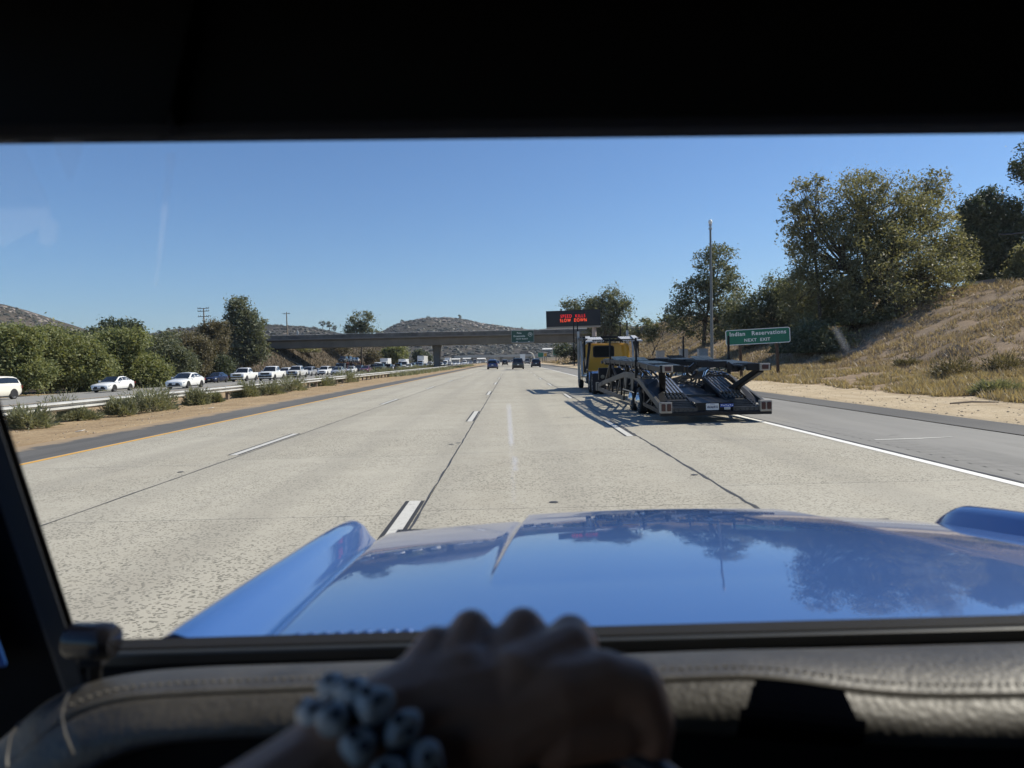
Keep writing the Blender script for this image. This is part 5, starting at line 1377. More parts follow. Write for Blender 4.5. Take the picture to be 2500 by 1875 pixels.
    for yy in (9.8, 6.1): bar(tr, 'deck_post', (s * 1.15, yy + .4, .9 if yy < 7 else .6), (s * .95, yy, dz(yy)), .1, .1, MT['frame_blk'])
    bar(tr, 'deck_brace', (s * 1.2, 9.0, dz(9.0) - .1), (s * 1.2, 10.2, .75), .07, .07, MT['frame_grey']); bar(tr, 'deck_brace', (s * 1.2, 8.9, dz(8.9) - .1), (s * 1.2, 7.6, .95), .06, .06, MT['frame_blk'])
    # loading ramp: ribbed plates that step down to the rear
    def rz_(yy): return .98 if yy > 2.7 else .40 + (yy - .45) / 2.25 * .55
    xa, xb = s * .44, s * .98
    m = MB()
    for yq in (2.6, 2.1, 1.7, 1.3): m.box((s * .71, yq, .40 + (yq - .45) / 2.25 * .55 + .01), (.54, .06, .04))
    pl2 = m.build('ramp_plate', MT['frame_blk'], tr); m = MB()
    for k in range(6):
        xx = xa + (xb - xa) * (k + .5) / 6; m.bar((xx, 2.7, .975), (xx, 1.25, .645), .045, .05)
    m.build('ribbing', MT['tread'], pl2)
    m = MB(); m.box((s * .71, .98, .535), (.6, .42, .03), Matrix.Rotation(R(14), 3, 'X'))
    for k in range(2):
        for j in range(5): m.lathe((s * (.52 + .095 * j), .9 + .16 * k, .54 + .04 * k), (0, 0, 1), [(0, .04), (.05, .032), (.055, 0)], 8)
    m.build('ramp_plate', MT['tread_dk'], tr)
    m = MB(); m.box((s * .72, .42, .40), (.66, .6, .03), Matrix.Rotation(R(13), 3, 'X'))
    pl2 = m.build('ramp_plate', MT['frame_blk'], tr); m = MB()
    for k in range(4): m.box((s * .72, .2 + .15 * k, .375 + .033 * k), (.66, .05, .05))
    m.build('ribbing', MT['tread_dk'], pl2)
    m = MB(); m.box((s * .72, .08, .31), (.6, .1, .12))
    for k in range(5): m.box((s * (.5 + .11 * k), .02, .31), (.05, .03, .06))
    m.build('ramp_end', MT['tread_dk'], tr)
    for xx in (xa, xb):
        bar(tr, 'ramp_rail', (xx, 2.75, .93), (xx, .1, .32), .04, .11, MT['frame_blk'])
    MB().loft([[(s * .42, 1.0, .5), (s * .42, 2.5, .86)], [(s * .42, 1.0, .25), (s * .42, 2.5, .35)]]).build('ramp_cheek', MT['frame_blk'], tr)
    # lower deck towards the front
    m = MB(); 
    for xq in (.46, .71, .96): m.bar((s * xq, 2.8, .96), (s * xq, 5.2, .96), .04, .05); m.bar((s * xq, 5.2, .96), (s * xq, 7.4, .46), .04, .05); m.bar((s * xq, 7.4, .46), (s * xq, 12.2, .44), .04, .05)
    for k in range(20): yk = 2.9 + .45 * k; m.box((s * .71, yk, .985 if yk < 5.2 else max(.47, .985 - (yk - 5.2) * .23)), (.54, .07, .03))
    m.build('lower_deck', MT['tread_dk'], tr)
    # rear lamps
    MB().box((s * 1.17, .04, .38), (.28, .16, .26)).build('lamp_housing', MT['house'], tr, bevel=.015)
    for dx in (-.065, .065): MB().box((s * 1.17 + dx, -.045, .385), (.095, .03, .17)).build('lamp_lens', MT['lens'], tr, bevel=.02)
    # marker posts
    for yy, zt in ((3.2, 2.12), (8.4, 2.28)):
        zb0 = 1.0 if yy < 5 else .9
        MB().box((s * 1.29, yy, (zt + zb0) / 2), (.05, .06, zt - zb0)).box((s * 1.29, yy, zb0 + .25), (.08, .09, .5)).build('marker_post', MT['frame_blk'], tr)
    m = MB()
    for k in range(3):
        m.tube([(s * (.95 + .06 * k), 3.6 + .5 * k, 1.04), (s * 1.1, 3.2 + .6 * k, 1.12), (s * 1.2, 2.9 + .5 * k, 1.02)], .02, 5, False)
    m.build('tie_chain', MT['chrome'], tr)
MB().box((0, .06, .225), (2.62, .14, .09)).build('bumper', MT['frame_blk'], tr, bevel=.01)
MB().box((0, .12, .36), (.86, .04, .22)).build('rear_panel', MT['frame_blk'], tr)
m = MB(); m.loft([[(-.43, .14, .47), (.43, .14, .47)], [(-.43, 1.6, .55), (.43, 1.6, .55)], [(-.43, 3.2, .72), (.43, 3.2, .72)]]); m.loft([[(-.43, 3.2, .72), (.43, 3.2, .72)], [(-.43, 3.2, .3), (.43, 3.2, .3)]]); m.build('floor_panel', MT['frame_blk'], tr)
for yy, w_ in ((3.2, .1), (1.5, .05)): MB().box((0, yy, .70 if yy > 2 else .56), (1.0, w_, .08)).build('crossmember', MT['frame_grey'], tr, bevel=.01)
m = MB()
pth = [(-.66, 1.25), (-.5, 1.25), (-.36, 1.37), (.36, 1.37), (.5, 1.25), (.66, 1.25)]
for a, b in zip(pth, pth[1:]): m.bar((a[0], .35, a[1]), (b[0], .35, b[1]), .14, .10, (0, 1, 0))
m.build('deck_crossbar', MT['frame_blk'], tr)
m = MB(); m.tube([(-.42 + .12 * math.cos(a), .5, 1.22 + .12 * math.sin(a)) for a in np.linspace(PI, 2 * PI, 8)], .035, 6); m.build('deck_hook', MT['frame_blk'], tr)
for yy in (3.0, 5.5, 8.0, 10.2): MB().box((0, yy, 1.38 + .012 * max(yy - 3, 0)), (1.3, .14, .10)).build('deck_crossbar', MT['frame_blk'], tr)
for x, s_ in ((-.32, 1), (.3, 1)):
    MB().lathe((x, 4.4, .55), (1, 0, 0), [(-.25, .0), (-.25, .2), (.25, .2), (.25, 0)], 14).build('air_tank', simple('grey_tank', (.2, .2, .2), .4) if x < 0 else bpy.data.materials['grey_tank'], tr, smooth=R(40))
MB().box((0, 3.88, .37), (2.0, .14, .14)).build('axle', MT['frame_blk'], tr)
MB().box((0, 8, .28), (.5, 9, .12)).build('spine', MT['frame_blk'], tr)
MB().poly([(p[0], 0, p[2]) for p in rrect(.30, .155, .015)], (0, .012, 0)).build('license_plate', MT['plate'], tr).location = (-.055, .085, .375)
MT['ink'] = simple('plate_ink', (0.03, 0.04, 0.10), 0.5)
MT['ink_blue'] = simple('sticker_blue', (0.05, 0.10, 0.38), 0.5)
lettering('plate_number', '4VA6910', .085, MT['ink'], tr, (-.055, .082, .365), depth=.001, bold=.002, xs=.78)
lettering('plate_number', 'California', .028, MT['ink_blue'], tr, (-.055, .082, .435), depth=.001)
MB().box((.285, .09, .40), (.31, .012, .075)).build('sticker', MT['ink_blue'], tr); MB().box((.295, .09, .335), (.14, .012, .06)).build('sticker', MT['plate'], tr)
m = MB()
for k in range(6): m.box((.165 + .05 * k, .082, .41 - .012 * (k % 2)), (.03, .004, .022))
m.build('sticker_print', MT['plate'], tr)
lettering('sticker_print', 'KG151', .045, MT['ink'], tr, (.295, .082, .335), depth=.001, xs=.9)

# loose gear on the trailer: chains, hoses, ratchet bars and small brackets
for s in (-1, 1):
    for k in range(9):
        yy = 1.0 + 1.15 * k
        zz = 1.32 + .012 * yy
        x0 = s * random.uniform(.55, .75)
        m = MB(); m.tube([(x0, yy, zz), (x0 + s * .12, yy + .12, zz - .16), (s * 1.2, yy + .3, zz - .10), (s * 1.27, yy + .45, zz + .02)], .014, 5, False)
        m.build('tie_chain', MT['chrome'] if k % 3 == 0 else MT['trim'], tr)
        MB().box((s * 1.28, yy + .5, zz - .02), (.07, .16, .12)).build('ratchet', MT['frame_blk'] if k % 2 else MT['tread_dk'], tr, bevel=.008)
    for k in range(7):
        yy = 2.9 + 1.1 * k
        MB().bar((s * .35, yy, .45), (s * 1.2, yy + .2, .62 + .05 * (k % 3)), .06, .08).build('outrigger', MT['frame_blk'], tr)
        MB().tube([(s * .5, yy, .98), (s * .62, yy + .25, 1.14), (s * .8, yy + .5, 1.25)], .035, 6).build('hydraulic_ram', MT['tread_dk'] if k % 2 else MT['chrome'], tr)
    m = MB()
    for k in range(3):
        m.tube([(s * (.34 + .05 * k), yq, .78 + .05 * math.sin(yq * 2 + k)) for yq in np.linspace(2.6, 10.5, 22)], .016, 5, False)
    m.build('hydraulic_hose', MT['trim'], tr)
    for yy in (6.0, 7.1, 8.2, 9.3):
        m = MB(); m.bar((s * .66, yy, 1.36 + .012 * yy - .1), (s * 1.27, yy, 1.36 + .012 * yy - .1), .07, .09); m.build('deck_rib', MT['frame_blk'], tr)
    MB().loft([[(s * .98, 2.75, .98), (s * 1.24, 2.75, .98)], [(s * .98, 1.9, 1.0), (s * 1.24, 1.9, .86)], [(s * .98, .5, .42), (s * 1.22, .5, .42)]]).build('wheel_cover', MT['frame_blk'], tr)

# tractor
tk = thing('truck_tractor', 'yellow truck tractor with overhead head rack pulling the car carrier', 'truck', (TX, 29.0, 0))
Yc0 = 6.4      # rear wall of the cab
cabm = MB()
w = 1.12
for (yy, zb_, zt, ww) in ((Yc0, 1.0, 2.26, 1.10), (Yc0 + .05, 1.0, 2.30, 1.12), (Yc0 + 1.9, .95, 2.34, 1.12), (Yc0 + 2.3, .95, 1.75, 1.1)):
    pass
cabm.loft([[(-ww, yy, zb_), (-ww, yy, zt - .12), (-ww + .12, yy, zt), (ww - .12, yy, zt), (ww, yy, zt - .12), (ww, yy, zb_)] for (yy, zb_, zt, ww) in ((Yc0, .62, 2.24, 1.08), (Yc0 + .06, .6, 2.30, 1.12), (Yc0 + 1.7, .6, 2.36, 1.12), (Yc0 + 2.25, .6, 1.72, 1.12))], True, True)
cabm.build('cab', MT['yellow'], tk, smooth=R(35))
MB().loft([[(-1.0, Yc0 + 2.2, .55), (-1.0, Yc0 + 2.2, 1.6), (0, Yc0 + 2.2, 1.72), (1.0, Yc0 + 2.2, 1.6), (1.0, Yc0 + 2.2, .55)], [(-.95, Yc0 + 3.7, .5), (-.95, Yc0 + 3.7, 1.3), (0, Yc0 + 3.8, 1.42), (.95, Yc0 + 3.7, 1.3), (.95, Yc0 + 3.7, .5)]], True, True).build('hood', MT['yellow'], tk, smooth=R(35))
MB().poly([(p[0], 0, p[2]) for p in rrect(.98, .50, .1)], (0, -.03, 0)).build('rear_window', simple('dark_cab_window', (.006, .007, .009), .45, 0, .1, 2, spec=.2), tk).location = (-.17, Yc0 - .01, 1.90)
MB().poly([(p[0], 0, p[2]) for p in rrect(1.06, .58, .12)], (0, -.02, 0)).build('window_gasket', MT['trim'], tk).location = (-.17, Yc0 - .004, 1.90)
MB().box((0, Yc0 - .03, 2.27), (2.05, .05, .03)).build('drip_rail', MT['yellow'], tk)
for s in (-1, 1): MB().poly([(s * 1.122, Yc0 + .5, 1.45), (s * 1.122, Yc0 + 1.9, 1.45), (s * 1.122, Yc0 + 1.6, 2.15), (s * 1.122, Yc0 + .5, 2.15)], (s * .012, 0, 0)).build('side_window', MT['glass_dk'], tk)
MB().box((0, 4.6, .75), (.9, 9.0, .26)).build('chassis', MT['frame_blk'], tk)
MB().box((-.15, .6, .92), (2.0, .25, .5)).build('rear_panel', MT['frame_blk'], tk, bevel=.02)
MB().box((0, .9, .55), (.5, 1.8, .3)).build('stinger', MT['frame_blk'], tk)
for k in range(4):
    x = -1.0 + .21 * k
    o = MB().lathe((x, .47, .80), (0, -1, 0), [(0, .085), (.03, .085), (.03, .06)], 14).build('lamp_ring', MT['chrome'] if k < 3 else MT['house'], tk)
    MB().lathe((x, .47, .80), (0, -1, 0), [(.005, .062), (.012, .058), (.014, 0)], 14).build('lamp_lens', MT['lens'] if k < 3 else MT['house'], o)
MB().box((-.5, .55, 1.12), (.5, .12, .05)).build('light_bracket', MT['chrome'], tk)
for s in (-1, 1):
    for yy in (2.3, 3.6):
        for dx in (0, -.28): add_wheel(tk, s * (1.12 + dx), yy, .47, False, s)
        MB().loft([[(s * .82, yy + .56 * math.cos(a), .47 + .56 * math.sin(a)), (s * 1.27, yy + .56 * math.cos(a), .47 + .56 * math.sin(a))] for a in np.linspace(-.1, PI + .1, 12)]).build('fender', MT['chrome'], tk, smooth=True)
    add_wheel(tk, s * 1.05, 9.2, .50, False, s)
    MB().box((s * 1.02, 1.62, .55), (.55, .03, .75)).build('mud_flap', MT['flap'], tk)
    MB().lathe((s * .98, 5.3, .62), (0, 1, 0), [(-.7, 0), (-.7, .3), (.7, .3), (.7, 0)], 16).build('fuel_tank', MT['chrome'], tk, smooth=R(40))
    # head rack over the cab
    zt = 2.52
    for yy, w0 in ((4.9, .09), (7.9, .11)): bar(tk, 'rack_post', (s * 1.27, yy, .5 if yy > 6 else .9), (s * 1.27, yy, zt if yy < 6 else 2.98), w0, w0, MT['galv'] if yy > 6 else MT['frame_blk'])
    bar(tk, 'rack_brace', (s * 1.25, 4.2, 1.05), (s * 1.05, 4.6, 2.32), .10, .10, MT['frame_blk']); bar(tk, 'rack_brace', (s * 1.25, 4.1, 1.0), (s * 1.27, 5.9, 2.4), .08, .08, MT['frame_grey']); bar(tk, 'rack_brace', (s * 1.27, 6.2, .7), (s * 1.27, 6.5, 2.45), .09, .12, MT['galv'])
    bar(tk, 'rack_rail', (s * 1.24, 4.2, 2.44), (s * 1.24, 9.4, 2.66), .07, .12, MT['frame_blk'])
    m = MB(); m.loft([[(s * .42, 4.15, 2.34), (s * 1.0, 4.15, 2.34)], [(s * .42, 5.6, 2.56), (s * 1.0, 5.6, 2.56)], [(s * .42, 9.3, 2.72), (s * 1.0, 9.3, 2.72)]])
    for k in range(7): m.bar((s * (.46 + .083 * k), 4.15, 2.365), (s * (.46 + .083 * k), 5.6, 2.585), .045, .04)
    m.build('rack_tread', MT['tread_white'], tk)
    m = MB()
    for k in range(6): m.bar((s * (1.02 + .05 * k), 3.95, 2.36), (s * (1.0 + .035 * k), 5.2, 2.62), .025, .03)
    m.bar((s * 1.0, 3.95, 2.36), (s * 1.32, 3.95, 2.34), .05, .05); m.build('rack_flap', MT['tread_white'], tk)
    for xx in (.42, 1.0): bar(tk, 'tread_rail', (s * xx, 4.1, 2.32), (s * xx, 5.6, 2.55), .04, .09, MT['frame_blk'])
    for yy, zz in ((8.1, 3.50), (10.4, 3.55)):
        bar(tk, 'rack_mast', (s * 1.29, yy, 1.2), (s * 1.29, yy, zz), .06, .06, MT['frame_blk'])
    m = MB()
    for j in range(3):
        m.tube([(s * (1.29 + .05 * math.cos(q)), 8.3 + .7 * j + .12 * math.sin(q), 2.4 + .28 * math.sin(q * .5 + j) + .02 * q) for q in np.linspace(0, 7, 16)], .02, 5, False)
    m.build('air_hose', MT['trim'], tk)
    MB().box((s * 1.12, 7.5, .95), (.08, 1.4, .9)).build('cab_step', MT['yellow'], tk)
    m = MB()
    for k in range(5): m.box((s * 1.22, 8.3, .62 + .17 * k), (.12, .5, .05))
    m.build('side_step', MT['chrome'], tk)
for yy, zz in ((4.25, 2.40), (6.0, 2.58), (9.2, 2.7)): MB().box((0, yy, zz), (2.5, .1, .09)).build('rack_crossbar', MT['frame_blk'], tk)

# ------------------------------------------------------------------ the blue car we sit in
def paint_blue():
    n = NT('blue_metallic_paint'); o = n.obj()
    fl = n.vor(o, 900, out='Color')
    c = n.mix(n.math('MULTIPLY', n.noise(o, 400, 2), 0.35), (0.026, 0.092, 0.30), (0.055, 0.15, 0.40))
    b = n.bsdf(c, 0.42, 0.25, None, 0.5, 1.0, 0.03)
    dust = n.noise(o, 9, 6, 0.7)
    rr = n.math('ADD', n.math('MULTIPLY', n.sstep(dust, 0.35, 0.75), 0.05), 0.012)
    n.l(rr, b.inputs['Coat Roughness'])
    n.l(n.bump(n.noise(o, 4.0, 2), 0.012, 0.01), b.inputs['Coat Normal'])
    return n.done()
MT['blue'] = paint_blue()
def leather():
    n = NT('grained_leather'); o = n.obj()
    v = n.vor(o, 190, 'SMOOTH_F1'); f = n.noise(o, 60, 4)
    c = n.ramp(n.noise(o, 14, 5, 0.65), [(0.3, (0.030, 0.028, 0.025)), (0.7, (0.060, 0.056, 0.050))])
    h = n.math('ADD', n.math('MULTIPLY', v, 1.0), n.math('MULTIPLY', f, 0.6))
    n.bsdf(c, 0.5, 0, n.bump(h, 0.24, 0.003), 0.45); return n.done()
MT['leather'] = leather()
MT['thread'] = simple('pale_thread', (0.085, 0.078, 0.066), 0.8, 0, 0.2, 50)
MT['cabin_blk'] = simple('black_headliner', (0.010, 0.010, 0.011), 0.95, 0, 0.3, 8, spec=0.1)
MT['visor'] = simple('visor_vinyl', (0.016, 0.016, 0.017), 0.9, 0, 0.2, 8, spec=0.15)
MT['pillar'] = simple('pillar_dark_grey', (0.030, 0.032, 0.036), 0.7, 0, 0.15, 5, spec=0.3)
MT['gasket'] = simple('rubber_gasket', (0.010, 0.010, 0.011), 0.8, 0, 0.2, 8, spec=0.2)
MT['blue_in'] = simple('blue_inner_paint', (0.03, 0.10, 0.34), 0.4, 0.2, 0.1, 3, spec=0.4)
MT['frame_in'] = simple('windshield_frame', (0.030, 0.033, 0.034), 0.45, 0.2, 0.15, 4)
CX = 0.39
CO = Vector((CX, 1.0, 0))
car = thing('vintage_car', 'blue vintage off roader we ride in, hood ahead and dark cabin around', 'car', CO)
def cb(mb, name, m, parent=None, smooth=False, bevel=0.0):
    mb.v = [tuple(Vector(p) - CO) for p in mb.v]
    return mb.build(name, m, parent or car, smooth, bevel)
def vec(p): return Vector(p)
# hood: crowned, with a raised centre panel whose creases fade towards the windshield
HX0, HX1 = -0.372, 1.152
def hood_z(x, y):
    t = np.clip((y - .80) / 1.25, 0, 1.2)
    s = (x - CX) / 0.765
    z = 1.256 - 0.132 * t + 0.080 * t * (1 - t) * (1 - 0.85 * np.clip(s * s, 0, 1))
    z = z - (0.007 + 0.030 * t ** 3) * s * s
    cx = 0.455 - 0.095 * np.clip((y - 1.15) / 0.85, 0, 1.2)      # half width of the raised panel
    tt = np.clip((y - 1.08) / .92, 0, 1.1); amt = 0.017 * tt; sw = 0.0025 + 0.008 * tt
    d = cx - np.abs(x - CX)
    z = z + amt * (np.clip(d / sw * .5 + .5, 0, 1)) - amt * 0.22 * np.exp(-((d + 0.012) / 0.012) ** 2)
    r = np.clip((y - 1.99) / 0.16, 0, 1)
    z = z - 0.11 * (1 - np.sqrt(np.clip(1 - r * r, 0, 1)))
    e = np.clip((np.abs(x - CX) - 0.745) / 0.018, 0, 1)
    return z - 0.012 * e * e
hx = np.unique(np.concatenate([np.linspace(HX0, HX1, 130), CX - np.linspace(.34, .47, 150), CX + np.linspace(.34, .47, 150), [HX0 + .006, HX1 - .006]]))
hy = np.concatenate([np.linspace(.782, 1.98, 70), 1.99 + .16 * np.sin(np.linspace(0, PI / 2, 16))])
HXX, HYY = np.meshgrid(hx, hy); HZ = hood_z(HXX, HYY)
def taper(x, y):
    return x - 0.055 * np.clip((2.0 - y) / 1.15, -.2, 1.1) * np.clip((x - CX) / 0.765, -1.2, 1.2)
hood = link_mesh('hood', grid_mesh('hood', taper(HXX, HYY) - CO.x, HYY - CO.y, HZ, MT['blue']), car)
def fender(side):
    """lofted along y; profile from the hood gap over the crest and down the outside"""
    rings = []
    for y in np.concatenate([np.linspace(.782, 1.9, 30), 1.9 + .16 * np.sin(np.linspace(0.1, PI / 2, 12))]):
        drop = 0.15 * (1 - math.sqrt(max(0, 1 - min(1, max(0, (y - 1.9) / .162)) ** 2)))
        zi = float(hood_z(np.array(HX0 if side < 0 else HX1), np.array(min(y, 1.97))))
        xo = CX + side * 0.768; wv = 0.012 * sm(1.2, 2.0, y)
        pr = [(0, -.05), (0.0, -.012), (.006, .0), (.020, .010 + wv * .3), (.036, .028 + wv), (.052, .041 + wv), (.068, .046 + wv), (.082, .042 + wv), (.094, .026), (.104, -.004), (.118, -.05), (.122, -.14), (.130, -.30), (.125, -.55), (.10, -.70)]
        ring = []
        for k, (dx, dz_) in enumerate(pr):
            f = 1 if k < 9 else .7
            ring.append((float(taper(xo + side * dx, y)), y, zi + dz_ - drop * (1 if k < 11 else .3)))
        rings.append(ring)
    m = MB(); m.loft(rings, False, True)
    return cb(m, 'fender', MT['blue'], smooth=R(60))
fender(-1); fender(1)
# grille, bumper, wheels below the hood
cb(MB().box((CX, 2.12, .86), (1.5, .08, .42)), 'grille', MT['trim'])
cb(MB().box((CX, 2.2, .55), (1.72, .12, .16)), 'bumper', MT['chrome'], bevel=.02)
for s in (-1, 1):
    for yy in (1.75, -.65):
        o = add_wheel(car, s * .74, yy - CO.y, .38, False, s)
    cb(MB().lathe((CX + s * .6, 2.13, .87), (0, 1, 0), [(0, .11), (.05, .11), (.07, .06), (.075, 0)], 16), 'headlight', MT['lamp'])
    cb(MB().box((CX + s * .84, -.35, .78), (.06, 2.1, .62)), 'door_panel', MT['blue_in'])
    if s > 0: cb(MB().box((CX + s * .87, -.45, 1.47), (.03, 2.2, .78)), 'side_curtain', MT['cabin_blk'])  # unseen side panels added to keep light out and darken the cabin
    else: cb(MB().box((CX + s * .87, -1.1, 1.47), (.03, .9, .78)), 'side_curtain', MT['cabin_blk'])
    cb(MB().box((CX + s * .85, -.1, 1.86), (.06, 1.15, .05)), 'roof_rail', MT['cabin_blk'])
cb(MB().box((CX, -1.6, 1.2), (1.8, .06, 1.3)), 'back_panel', MT['cabin_blk'])
cb(MB().box((CX, -.4, .48), (1.8, 2.4, .06)), 'floor_pan', MT['cabin_blk'])
cb(MB().box((CX, .72, .85), (1.62, .05, .80)), 'firewall', MT['cabin_blk'])
# row of cowl louvers at the foot of the windshield
for k in range(9):
    u = 645 + 29.5 * k; v = 1385 - 2.1 * k
    p = atd(u, v, .858); z = float(hood_z(np.array(p.x), np.array(.858)))
    m = MB(); m.lathe((p.x, .858, z - .0015), (0, 0, 1), [(0, .0085), (.004, .0082), (.007, .0058), (.0085, 0)], 14)
    cb(m, 'cowl_louver', MT['blue'], smooth=R(60))
# roof, header and sun visors
cb(MB().box((CX, -.45, 1.90), (1.84, 2.36, .05)), 'roof', MT['cabin_blk'])
hL, hR = atd(-250, 296, .66), atd(3900, 253, .66)
cb(MB().bar(hL + Vector((0, -.02, .055)), hR + Vector((0, -.02, .055)), .09, .11), 'header', MT['cabin_blk'])
def visor(us, vs, Y, th=.014):
    m = MB(); rings = []
    for u, v in zip(us, vs):
        p = atd(u, v, Y)
        rings.append([(p.x, p.y + .004, p.z + .004), (p.x, p.y, p.z), (p.x, p.y - .008, p.z + .004), (p.x, p.y + .045, p.z + .12), (p.x, p.y + .075, p.z + .12)])
    m.loft(rings, True, True); return m
cb(visor([-160, 0, 150, 290, 352, 372], [296, 294, 291.5, 290, 291, 296], .485), 'sun_visor', MT['visor'], smooth=R(60))
cb(visor([345, 385, 420, 520, 900, 1400, 1900, 2212, 2420, 3300], [300, 292.5, 288.5, 286.5, 281, 275.5, 270.5, 266.5, 265, 256], .50), 'sun_visor', MT['visor'], smooth=R(60))
# left windshield pillar, blue frame outside of it
b0, b1 = atd(174, 1402, .745), atd(-195, 280, .655)
def strip(name, x0, x1, dy, m, ext=0.25, sd=1):
    d = (b1 - b0); a = b0 - d * ext; b = b1 + d * .1
    mb = MB(); mb.loft([[(p.x - x1, p.y + dy, p.z), (p.x - x0, p.y + dy, p.z), (p.x - x0 - .024 * sd, p.y + dy + .03, p.z), (p.x - x1 - .024 * sd, p.y + dy + .03, p.z)] for p in (a, b)], True, True)
    return cb(mb, name, m, bevel=.004)
strip('pillar_gasket', -.0, .008, .002, MT['gasket'])
strip('pillar', -.002, .024, -.012, MT['pillar'])
strip('pillar_trim', .020, .12, -.006, MT['cabin_blk'])
strip('door_frame', .045, .34, -.045, MT['blue_in'], .0)
b0, b1 = atd(3640, 1312, .745), atd(3960, 245, .655)
strip('pillar', -.09, .0, 0, MT['pillar'], sd=-1)
# windshield frame bottom and pane
fl, fr = atd(150, 1412, .745), atd(2480, 1350, .745)
def beam(y, v0, v1, m, name, d=.03, us=(150, 3640), slope=(12, -50)):
    mb = MB(); rings = []
    for k in range(9):
        u = us[0] + (us[1] - us[0]) * k / 8
        base = 1404 - (u - 250) * 54 / 1962.0
        p, q = atd(u, base + v0, y), atd(u, base + v1, y)
        rings.append([(p.x, y, p.z), (p.x, y + d, p.z), (q.x, y + d, q.z), (q.x, y, q.z)])
    mb.loft(rings, True, True); return cb(mb, name, m, bevel=.003)
beam(.745, -2, 8, MT['gasket'], 'frame_gasket')
beam(.738, 8, 40, MT['frame_in'], 'windshield_frame')
beam(.74, 40, 80, MT['gasket'], 'frame_seal')
w0, w1, w2, w3 = atd(150, 1404, .76), atd(3640, 1310, .76), atd(3800, 246, .675), atd(-220, 290, .675)
MTg = NT('clear_windshield'); tb = MTg.n('ShaderNodeBsdfTransparent'); tb.inputs[0].default_value = (.985, .99, .99, 1); MTg.l(tb.outputs[0], MTg.out.inputs[0])
cb(MB().poly([w0, w1, w2, w3], (0, .005, 0)), 'windshield', MTg.done())
# dust smears, and reflections painted as pale patches, on the inside of the glass, only where the photograph shows it
def glass_patch_mat(name, a, sc):
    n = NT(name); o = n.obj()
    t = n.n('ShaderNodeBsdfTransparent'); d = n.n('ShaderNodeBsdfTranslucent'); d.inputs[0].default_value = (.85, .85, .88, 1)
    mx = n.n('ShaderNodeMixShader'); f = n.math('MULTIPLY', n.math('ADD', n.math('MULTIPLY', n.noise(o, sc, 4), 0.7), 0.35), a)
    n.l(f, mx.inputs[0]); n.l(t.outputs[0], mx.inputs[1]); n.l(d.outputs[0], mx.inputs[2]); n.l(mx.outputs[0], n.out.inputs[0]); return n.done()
MT['smear'] = glass_patch_mat('dust_smear', 0.055, 9); MT['smear2'] = glass_patch_mat('dust_streak', 0.07, 60)
def gl(u, v):
    r = atd(u, v, 1.0) - Vector((0, 0, CAM_H)); n_ = (w1 - w0).cross(w3 - w0); o_ = Vector((0, 0, CAM_H))
    t = (w0 - o_).dot(n_) / r.dot(n_); return o_ + r * (t * .992)
def glass_patch(pts, m): return cb(MB().poly([gl(u, v) for u, v in pts], (0, .0006, 0)), 'dust_smear', m)
glass_patch([(-20, 285), (35, 285), (100, 420), (110, 470), (70, 500), (-20, 545)], MT['smear'])  # upper left patches: the dash mirrored in the glass, painted as pale film
glass_patch([(105, 285), (185, 285), (170, 350), (152, 395), (140, 375)], MT['smear'])
glass_patch([(85, 485), (110, 472), (124, 480), (122, 520), (105, 532), (84, 525)], MT['smear'])
MT['glint'] = glass_patch_mat('glass_glint', 0.6, 25)  # streak and dots mirrored in the windshield, painted as translucent patches
glass_patch([(1097, 874), (1101, 874), (1108, 960), (1101, 960)], MT['glint'])
glass_patch([(1101, 962), (1108, 962), (1114, 1085), (1106, 1085)], MT['smear2'])  # fainter lower end of the painted reflection streak
for v_ in (992, 1001, 1012): glass_patch([(1113 + 4.2 * math.cos(q), v_ + 3.6 * math.sin(q)) for q in np.linspace(0, 5.6, 9)], MT['glint'])
glass_patch([(360, 330), (380, 330), (352, 520), (338, 620), (334, 618)], MT['smear2'])
glass_patch([(1798, 708), (1808, 705), (1836, 752), (1832, 757), (1822, 755)], MT['smear2'])
# dashboard: padded leather top, seam, face and underside
du = [-60, 10, 60, 130, 200, 260, 330, 450, 620, 800, 1000, 1200, 1400, 1500, 1570, 1640, 1700, 1770, 1840, 1920, 2000, 2100, 2212, 2420, 3560]
vt = [1640, 1602, 1545, 1500, 1476, 1462, 1451, 1443, 1438, 1432, 1426, 1420, 1413, 1409, 1407, 1405, 1403, 1401, 1399, 1397, 1395, 1392, 1389, 1383, 1352]
vs_ = [1700, 1662, 1612, 1552, 1520, 1506, 1499, 1493, 1486, 1480, 1475, 1471, 1467, 1463, 1460, 1461, 1467, 1477, 1488, 1496, 1500, 1500, 1499, 1496, 1465]
vb = [1790, 1760, 1735, 1690, 1650, 1620, 1602, 1592, 1586, 1582, 1578, 1576, 1576, 1578, 1582, 1588, 1594, 1600, 1604, 1608, 1611, 1613, 1614, 1616, 1590]
us = np.linspace(-60, 3560, 190)
ft, fs, fb = (np.interp(us, du, q) for q in (vt, vs_, vb))
for q in (ft, fs, fb):
    q[2:-2] = (q[:-4] + q[1:-3] + q[2:-2] + q[3:-1] + q[4:]) / 5
YT, YS, YB = .715, .615, .585
def dash_rows(k):
    u = us[k]
    T, S_, B = atd(u, ft[k], YT), atd(u, fs[k], YS), atd(u, fb[k], YB)
    return T, S_, B
top, face, low, seam = [], [], [], []
